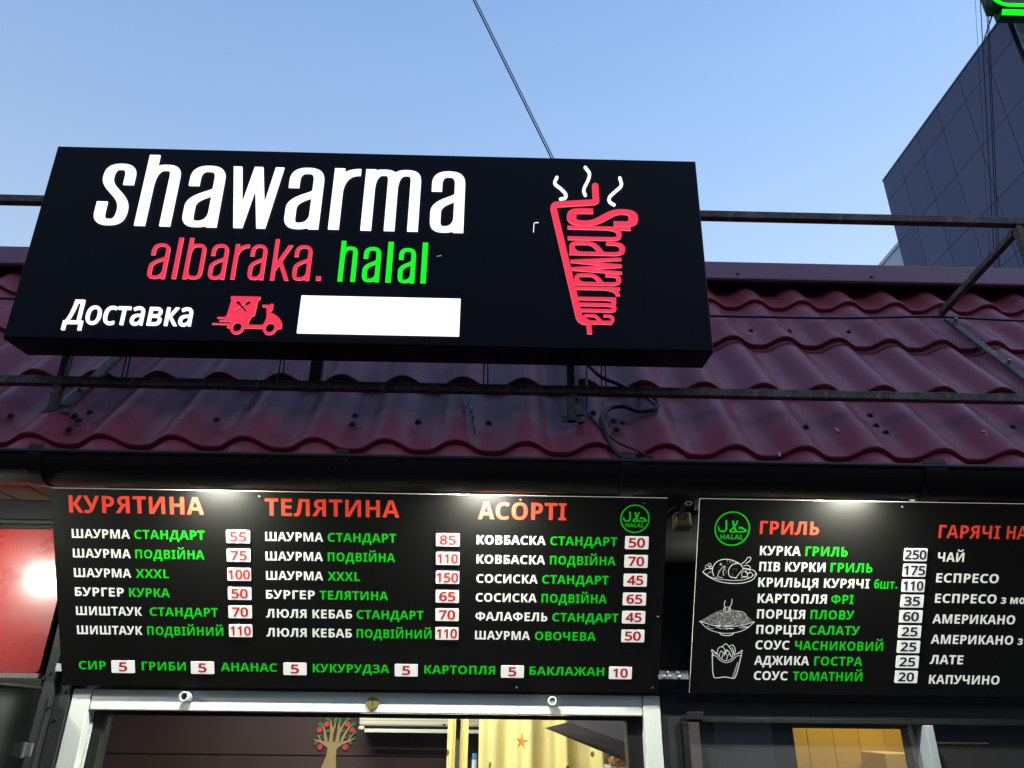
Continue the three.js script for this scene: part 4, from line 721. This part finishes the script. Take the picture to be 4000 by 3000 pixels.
  // shelf with a bag of flat bread, and a blue tube
  const bz = -2.95, s0 = at(2383, 2995, bz), s1 = at(2520, 2995, bz);
  const shelf = single('shelf', boxE(s0.x, s0.x + .35, s0.y - EYE - .02, s0.y - EYE, bz - .16, bz + .02), M.whitePvc, s0.clone(), 'white shelf at the right end of the serving window', 'shelf');
  const bag = thing('bread_bag', at(2425, 2992, bz - .05), 'plastic bag of brown flat bread on the white shelf', 'bread bag');
  const lump = (cx, cy, cz2, a, b, c, n) => { const g = new THREE.IcosahedronGeometry(1, 4), p = g.attributes.position; for (let i = 0; i < p.count; i++) { const v = V3(p.getX(i), p.getY(i), p.getZ(i)), r = 1 + .16 * perlin.noise(v.x * 2.2 + n, v.y * 2.2, v.z * 2.2); p.setXYZ(i, cx + v.x * r * a, cy + v.y * r * b, cz2 + v.z * r * c); } g.computeVertexNormals(); return g; };
  const bp = at(2430, 2975, bz - .05);
  part(bag, 'bread', lump(bp.x, bp.y + .001, bp.z, .05, .022, .05, 1), std({ color: col(.33, .13, .04), roughness: .7 }));
  part(bag, 'bread', lump(bp.x + .02, bp.y + .024, bp.z, .035, .014, .04, 5), std({ color: col(.38, .17, .06), roughness: .7 }));
  part(bag, 'wrapper', lump(bp.x - .03, bp.y + .02, bp.z + .02, .012, .032, .02, 9), phy({ color: col(.6, .42, .22), roughness: .25, transmission: .4, thickness: 0 }));
  const tz = -2.9, tp = at(1852, 3000, tz), tt = at(1852, 2942, tz);
  const tb = thing('spray_tube', tp.clone().setY(tp.y - .15), 'slim blue and white tube standing in front of the dark gap between the curtains', 'tube');
  const rr = .0085, blue = phy({ color: col(.03, .22, .55), roughness: .3, clearcoat: .5 }), H = tt.y - tp.y + .15;
  part(tb, 'body', new THREE.CylinderGeometry(rr, rr, H - .045, 18).translate(tp.x, tp.y - .15 + (H - .045) / 2, tz), blue);
  part(tb, 'label', new THREE.CylinderGeometry(rr + .0003, rr + .0003, .03, 18, 1, true).translate(tp.x, tt.y - .035, tz), std({ color: col(.6, .65, .7), roughness: .4 }));
  part(tb, 'cap', new THREE.CylinderGeometry(rr * .9, rr, .044, 18).translate(tp.x, tt.y - .0225 + .0, tz), blue);
  part(tb, 'stand', new THREE.CylinderGeometry(.02, .025, 1.2, 18).translate(tp.x, tp.y - .15 - .602, tz), M.darkPvc);
}

// ---------------------------------------------------------------- right window and what shows behind it
{
  const z = WALL - .03, w = thing('side_window', V3(rwL + .7, 1.1, WALL), 'dark framed window on the right with a yellow lit room behind it', 'window');
  part(w, 'frame', boxE(rwL - .002, 2.6, -.008, .0035, WALL - .06, WALL + .004), M.darkPvc);
  part(w, 'frame', boxE(rwL - .002, rwL + .012, -.9, -.0095, WALL - .06, WALL + .004), M.darkPvc);
  const bl = at(2718, 2795, WALL + .008);
  part(w, 'corner_block', boxE(bl.x - .025, bl.x + .02, bl.y - EYE - .010, bl.y - EYE + .009, WALL + .0045, WALL + .014), M.darkPvc);
  const e0 = at(3610, 2795, WALL), ex = e0.x;
  part(w, 'mullion', boxE(ex - .012, ex + .010, -.9, -.009, WALL - .055, WALL + .016, .002), std({ color: col(.33, .38, .40), roughness: .4 }), 'pale grey upright edge of the open sash');
  part(w, 'pane', boxE(rwL + .013, ex - .013, -.9, -.0095, WALL - .034, WALL - .030, 0), phy({ color: col(.85, .87, .9), roughness: .03, transmission: .965, thickness: 0, ior: 1.5 }));
  part(w, 'pane', boxE(ex + .011, 2.6, -.9, -.0095, WALL - .034, WALL - .030, 0), phy({ color: col(.8, .8, .8), roughness: .03, transmission: .975, thickness: 0, ior: 1.5 }));
  const room = thing('back_room', R(1.3, -EYE, -3.2), 'partition walls and doorway of the lit room behind the right window', 'room');
  const g1 = std({ color: col(.62, .62, .72), roughness: .6 }), g2 = std({ color: col(.62, .54, .56), roughness: .6 });  // greys raised to carry the reflection haze of the glass in front
  const pz = -2.42, X = (px, zz) => at(px, 2900, zz).x;
  part(room, 'partition', boxE(rwL, X(2813, pz), -EYE + .13, .55, pz - .03, pz), g1);
  part(room, 'partition', boxE(X(2813, pz) + .002, X(3022, pz), -EYE + .13, .55, pz - .03, pz - .003), g2);
  const jz = -2.75, dark = std({ color: col(.05, .046, .035), roughness: .6 });
  const top = at(3300, 2846, jz).y - EYE;
  part(room, 'door_jamb', boxE(X(3012, jz) - .05, X(3104, jz), -EYE + .13, .55, jz - .06, jz), dark);
  part(room, 'door_lintel', boxE(X(3104, jz) + .001, X(3552, jz), top, .55, jz - .05, jz - .002), std({ color: col(.11, .085, .035), roughness: .6 }));
  part(room, 'door_jamb', boxE(X(3553, jz), X(3620, jz), -EYE + .13, .55, jz - .05, jz + .01), std({ color: col(.23, .22, .16), roughness: .6 }));
  const yz = -3.55, ym = std({ color: col(.60, .37, .045), roughness: .6 });
  for (let i = 0; i < 9; i++) { const x0 = X(3060, yz) - .12 + i * .115; part(room, 'wall_board', boxE(x0, x0 + .1135, -EYE + .13, .55, yz - .02, yz, .002), ym); }
  part(room, 'brown_wall', boxE(X(3640, -2.6), 2.9, -EYE + .13, at(3800, 2905, -2.6).y - EYE, -2.64, -2.6), std({ color: col(.5, .30, .23), roughness: .7 }));
  part(room, 'dark_wall', boxE(X(3640, -2.6), 2.9, at(3800, 2905, -2.6).y - EYE + .002, .55, -2.66, -2.61), std({ color: col(.14, .14, .22), roughness: .7 }));
  const cb = at(3500, 2942, yz + .25);
  single('yellow_box', boxE(X(3447, yz + .25), X(3447, yz + .25) + .12, cb.y - EYE - .9, cb.y - EYE, yz + .03, yz + .25, .004), std({ color: col(.66, .46, .12), roughness: .5 }), cb.clone().setY(cb.y - .9), 'light yellow cupboard standing against the yellow wall behind the right window', 'cupboard');
}

// ---------------------------------------------------------------- buildings behind
{
  const bx = 22.04, zb = -33.38, zf = -22.2, topY = 28.683 + EYE, b = thing('panel_building', V3(40, 0, -28), 'tall building clad in dark blue grey panels behind the kiosk on the right', 'building');
  part(b, 'wall', box(bx + .06, 58, 0.01, topY - .12, zb + .02, zf - .06, 0), std({ color: col(.015, .016, .024), roughness: .7 }));
  part(b, 'parapet', box(bx - .02, 58.1, topY - .115, topY, zb - .01, zf + .02, 0), std({ color: col(.05, .052, .075), roughness: .5 }));
  const tones = [0, 1, 2, 3].map((i) => std({ color: col(.074 + i * .002, .070 + i * .002, .145 + i * .004), roughness: .5 + i * .03 }));
  const sE = [0, 1.88, 3.78, 5.68, 7.58, 9.5, 11.14], yE = [28.56, 27.09, 24.24, 21.28, 18.35, 15.42, 12.5, 9.57, 6.65, 3.72, .8, -EYE + .05];
  for (let j = 0; j + 1 < yE.length; j++) for (let i = 0; i + 1 < sE.length; i++) part(b, 'facade_panel', box(bx, bx + .05, yE[j + 1] + EYE + .015, yE[j] + EYE - .015, zb + sE[i] + .015, zb + sE[i + 1] - .015, 0), tones[Math.floor(rnd(0, 3.99))]);
  const lt = std({ color: col(.72, .74, .78), roughness: .35 }), gl = phy({ color: col(.03, .05, .07), roughness: .08, metalness: .1, clearcoat: 1 }), dk = std({ color: col(.03, .03, .035), roughness: .5 });
  const yb = at(3990, 193, zf).y - EYE;
  for (let i = 0; i < 10; i++) {
    const x0 = bx + .25 + i * 3.0;
    part(b, 'facade_panel', box(x0, x0 + 2.95, yb + EYE, topY - .62, zf - .05, zf + .03, 0), lt);
    for (let j = 0; j < 6; j++) { const y1 = yb - .35 - j * 4.4; part(b, 'window', box(x0 + .1, x0 + 2.85, y1 - 2.4 + EYE, y1 + EYE, zf - .05, zf, 0), gl); part(b, 'facade_panel', box(x0, x0 + 2.95, y1 - 4.3 + EYE, y1 - 2.45 + EYE, zf - .05, zf + .03, 0), lt); }
  }
  part(b, 'cornice_band', box(bx + .2, 57, yb - .3 + EYE, yb - .02 + EYE, zf - .05, zf + .25, 0), dk);
  // rooftop sign
  const gz = zf + 1.3, A0 = at(3872, 0, gz), B0 = at(3912, 57, gz), px = (at(3972, 0, gz).x - at(3872, 0, gz).x) / 100;
  const g = thing('rooftop_sign', V3(A0.x + 2, topY, gz), 'glowing green sign with rounded shape on the roof of the dark panel building', 'sign');
  const gm = [std({ color: col(.02, .5, .02), emissive: col(.0, 1, .0), emissiveIntensity: 1.05 }), std({ color: col(.012, .075, .02), roughness: .5 })];
  const yLow = at(3980, 27, gz).y, hgt = 3.2, wid = 5.2, th = px * 21, rr = px * 62;
  const rrect = (c, x0, y0, x1, y1, r) => { c.moveTo(x0 + r, y0); c.lineTo(x1 - r, y0); c.absarc(x1 - r, y0 + r, r, -Math.PI / 2, 0); c.lineTo(x1, y1 - r); c.absarc(x1 - r, y1 - r, r, 0, Math.PI / 2); c.lineTo(x0 + r, y1); c.absarc(x0 + r, y1 - r, r, Math.PI / 2, Math.PI); c.lineTo(x0, y0 + r); c.absarc(x0 + r, y0 + r, r, Math.PI, Math.PI * 1.5); return c; };
  const sh = rrect(new THREE.Shape(), 0, 0, wid, hgt, rr); sh.holes.push(rrect(new THREE.Path(), th, th, wid - th, hgt - th, rr - th));
  part(g, 'outline', new THREE.ExtrudeGeometry(sh, { depth: .42, bevelEnabled: false, curveSegments: 10 }).translate(A0.x, yLow, gz - .42), gm);
  part(g, 'back_plate', box(A0.x - .02, A0.x + wid + .02, yLow - .02, yLow + hgt + .02, gz - .48, gz - .425, 0), dk);  // added to keep the glowing back of the outline off the facade
  part(g, 'back_plate', box(A0.x + th, A0.x + wid - th, yLow + th, yLow + hgt - th, gz - .40, gz - .33, 0), std({ color: col(.03, .06, .015), roughness: .6 }));
  const bt = at(3960, 36, gz).y, bb = at(3960, 60, gz).y, s2 = new THREE.Shape(); s2.moveTo(B0.x, bb); s2.lineTo(B0.x + 5, bb); s2.lineTo(B0.x + 5, bt); s2.lineTo(B0.x + px * 12, bt);
  part(g, 'bar', new THREE.ExtrudeGeometry(s2, { depth: .3, bevelEnabled: false }).translate(0, 0, gz - .3), gm);
  part(g, 'back_plate', box(B0.x - .02, B0.x + 5.02, bb - .02, bt + .02, gz - .36, gz - .305, 0), dk);  // added likewise to block the back glow of the bar
  for (const k of [.35, 2.2, 4.2]) part(g, 'support', box(A0.x + k + .5, A0.x + k + .62, topY, yLow + .2, gz - .6, gz - .45, 0), dk);
  part(g, 'stay', bar(at(3887, 25, gz - .4), at(3845, 152, zf - 2.0), .05, .05), dk);
  // pale building farther back
  const c = thing('pale_building', V3(30, 0, -48), 'pale grey building partly hidden behind the dark panel building', 'building');
  const p1 = at(3432, 1032, -36.5), q = at(3526, 934, -36.5), cx = q.x - 1.2;
  const r1 = ray(3432, 1032), r2 = ray(3527, 933), dist = 24.5;
  const w1 = r1.clone().multiplyScalar(dist / r1.x), w2 = r2.clone().multiplyScalar(dist / r2.x), ty = (w1.y + w2.y) / 2 + EYE;
  part(c, 'wall', box(dist, dist + 14, .01, ty - .25, Math.min(w1.z, w2.z) - 14, -34.2, 0), std({ color: col(.72, .70, .68), roughness: .7 }));
  part(c, 'parapet', box(dist - .08, dist + 14.1, ty - .24, ty, Math.min(w1.z, w2.z) - 14.1, -34.1, 0), std({ color: col(.76, .74, .72), roughness: .6 }));
}

// ---------------------------------------------------------------- added unseen building behind the camera, blocks low sky light from the kiosk front
{
  const b = thing('added_street_building', V3(0, 0, 17), 'added long brown building behind the camera that blocks low sky light', 'building');
  part(b, 'wall', box(-48, 48, .01, 9.6, 13, 22, 0), std({ color: col(.13, .105, .085), roughness: .85 }));
  part(b, 'roof', box(-48.4, 48.4, 9.605, 9.9, 12.5, 22.4, 0), std({ color: col(.06, .055, .055), roughness: .8 }));
  const gm = phy({ color: col(.02, .03, .04), roughness: .1, clearcoat: 1 }), g = new THREE.BoxGeometry(2.2, 1.7, .08);
  for (let j = 0; j < 2; j++) for (let i = 0; i < 18; i++) placed(b, 'window', g, gm, V3(-45 + i * 5.3, 2.2 + j * 4.2, 12.99));
}

// ---------------------------------------------------------------- overhead wires
{
  const wire = (p, q, r, name, label, cat, group) => single(name, tube([p, p.clone().lerp(q, .5).add(V3(0, -.002 * p.distanceTo(q), 0)), q], r, 24, 6), M.cable, p.clone(), label, cat, group);
  const A2 = at(2158, 628, -2.78), B2 = at(1845, -10, -2.46), ext = B2.clone().add(B2.clone().sub(A2).multiplyScalar(5));
  const off = V3(.011, 0, 0);
  wire(A2, ext, .0034, 'overhead_cable', 'left strand of the double black cable rising from behind the sign into the sky', 'cable');
  wire(A2.clone().add(off), ext.clone().add(off.clone().multiplyScalar(1.0)), .0026, 'overhead_cable', 'right strand of the double black cable rising from behind the sign into the sky', 'cable');
  const top = [[3808, 2], [3828, 4.5], [3852, 4], [3857.5, 4.5]], bot = [3863, 3879, 3889, 3898];
  const lab = ['thin leftmost of the four overhead wires in front of the dark building', 'thick second from left of the four overhead wires before the dark building', 'third from left of the four overhead wires before the dark building', 'rightmost of the four overhead wires before the dark building'];
  top.forEach(([x, w], i) => {
    const p = at(bot[i] + 10, 1120, -13), q = at(x, 0, -9), e = q.clone().add(q.clone().sub(p).multiplyScalar(2));
    wire(p, e, w * .0019, 'utility_wire', lab[i], 'wire', 'utility wires near the dark panel building');
  });
}
renderer.render(scene, camera);
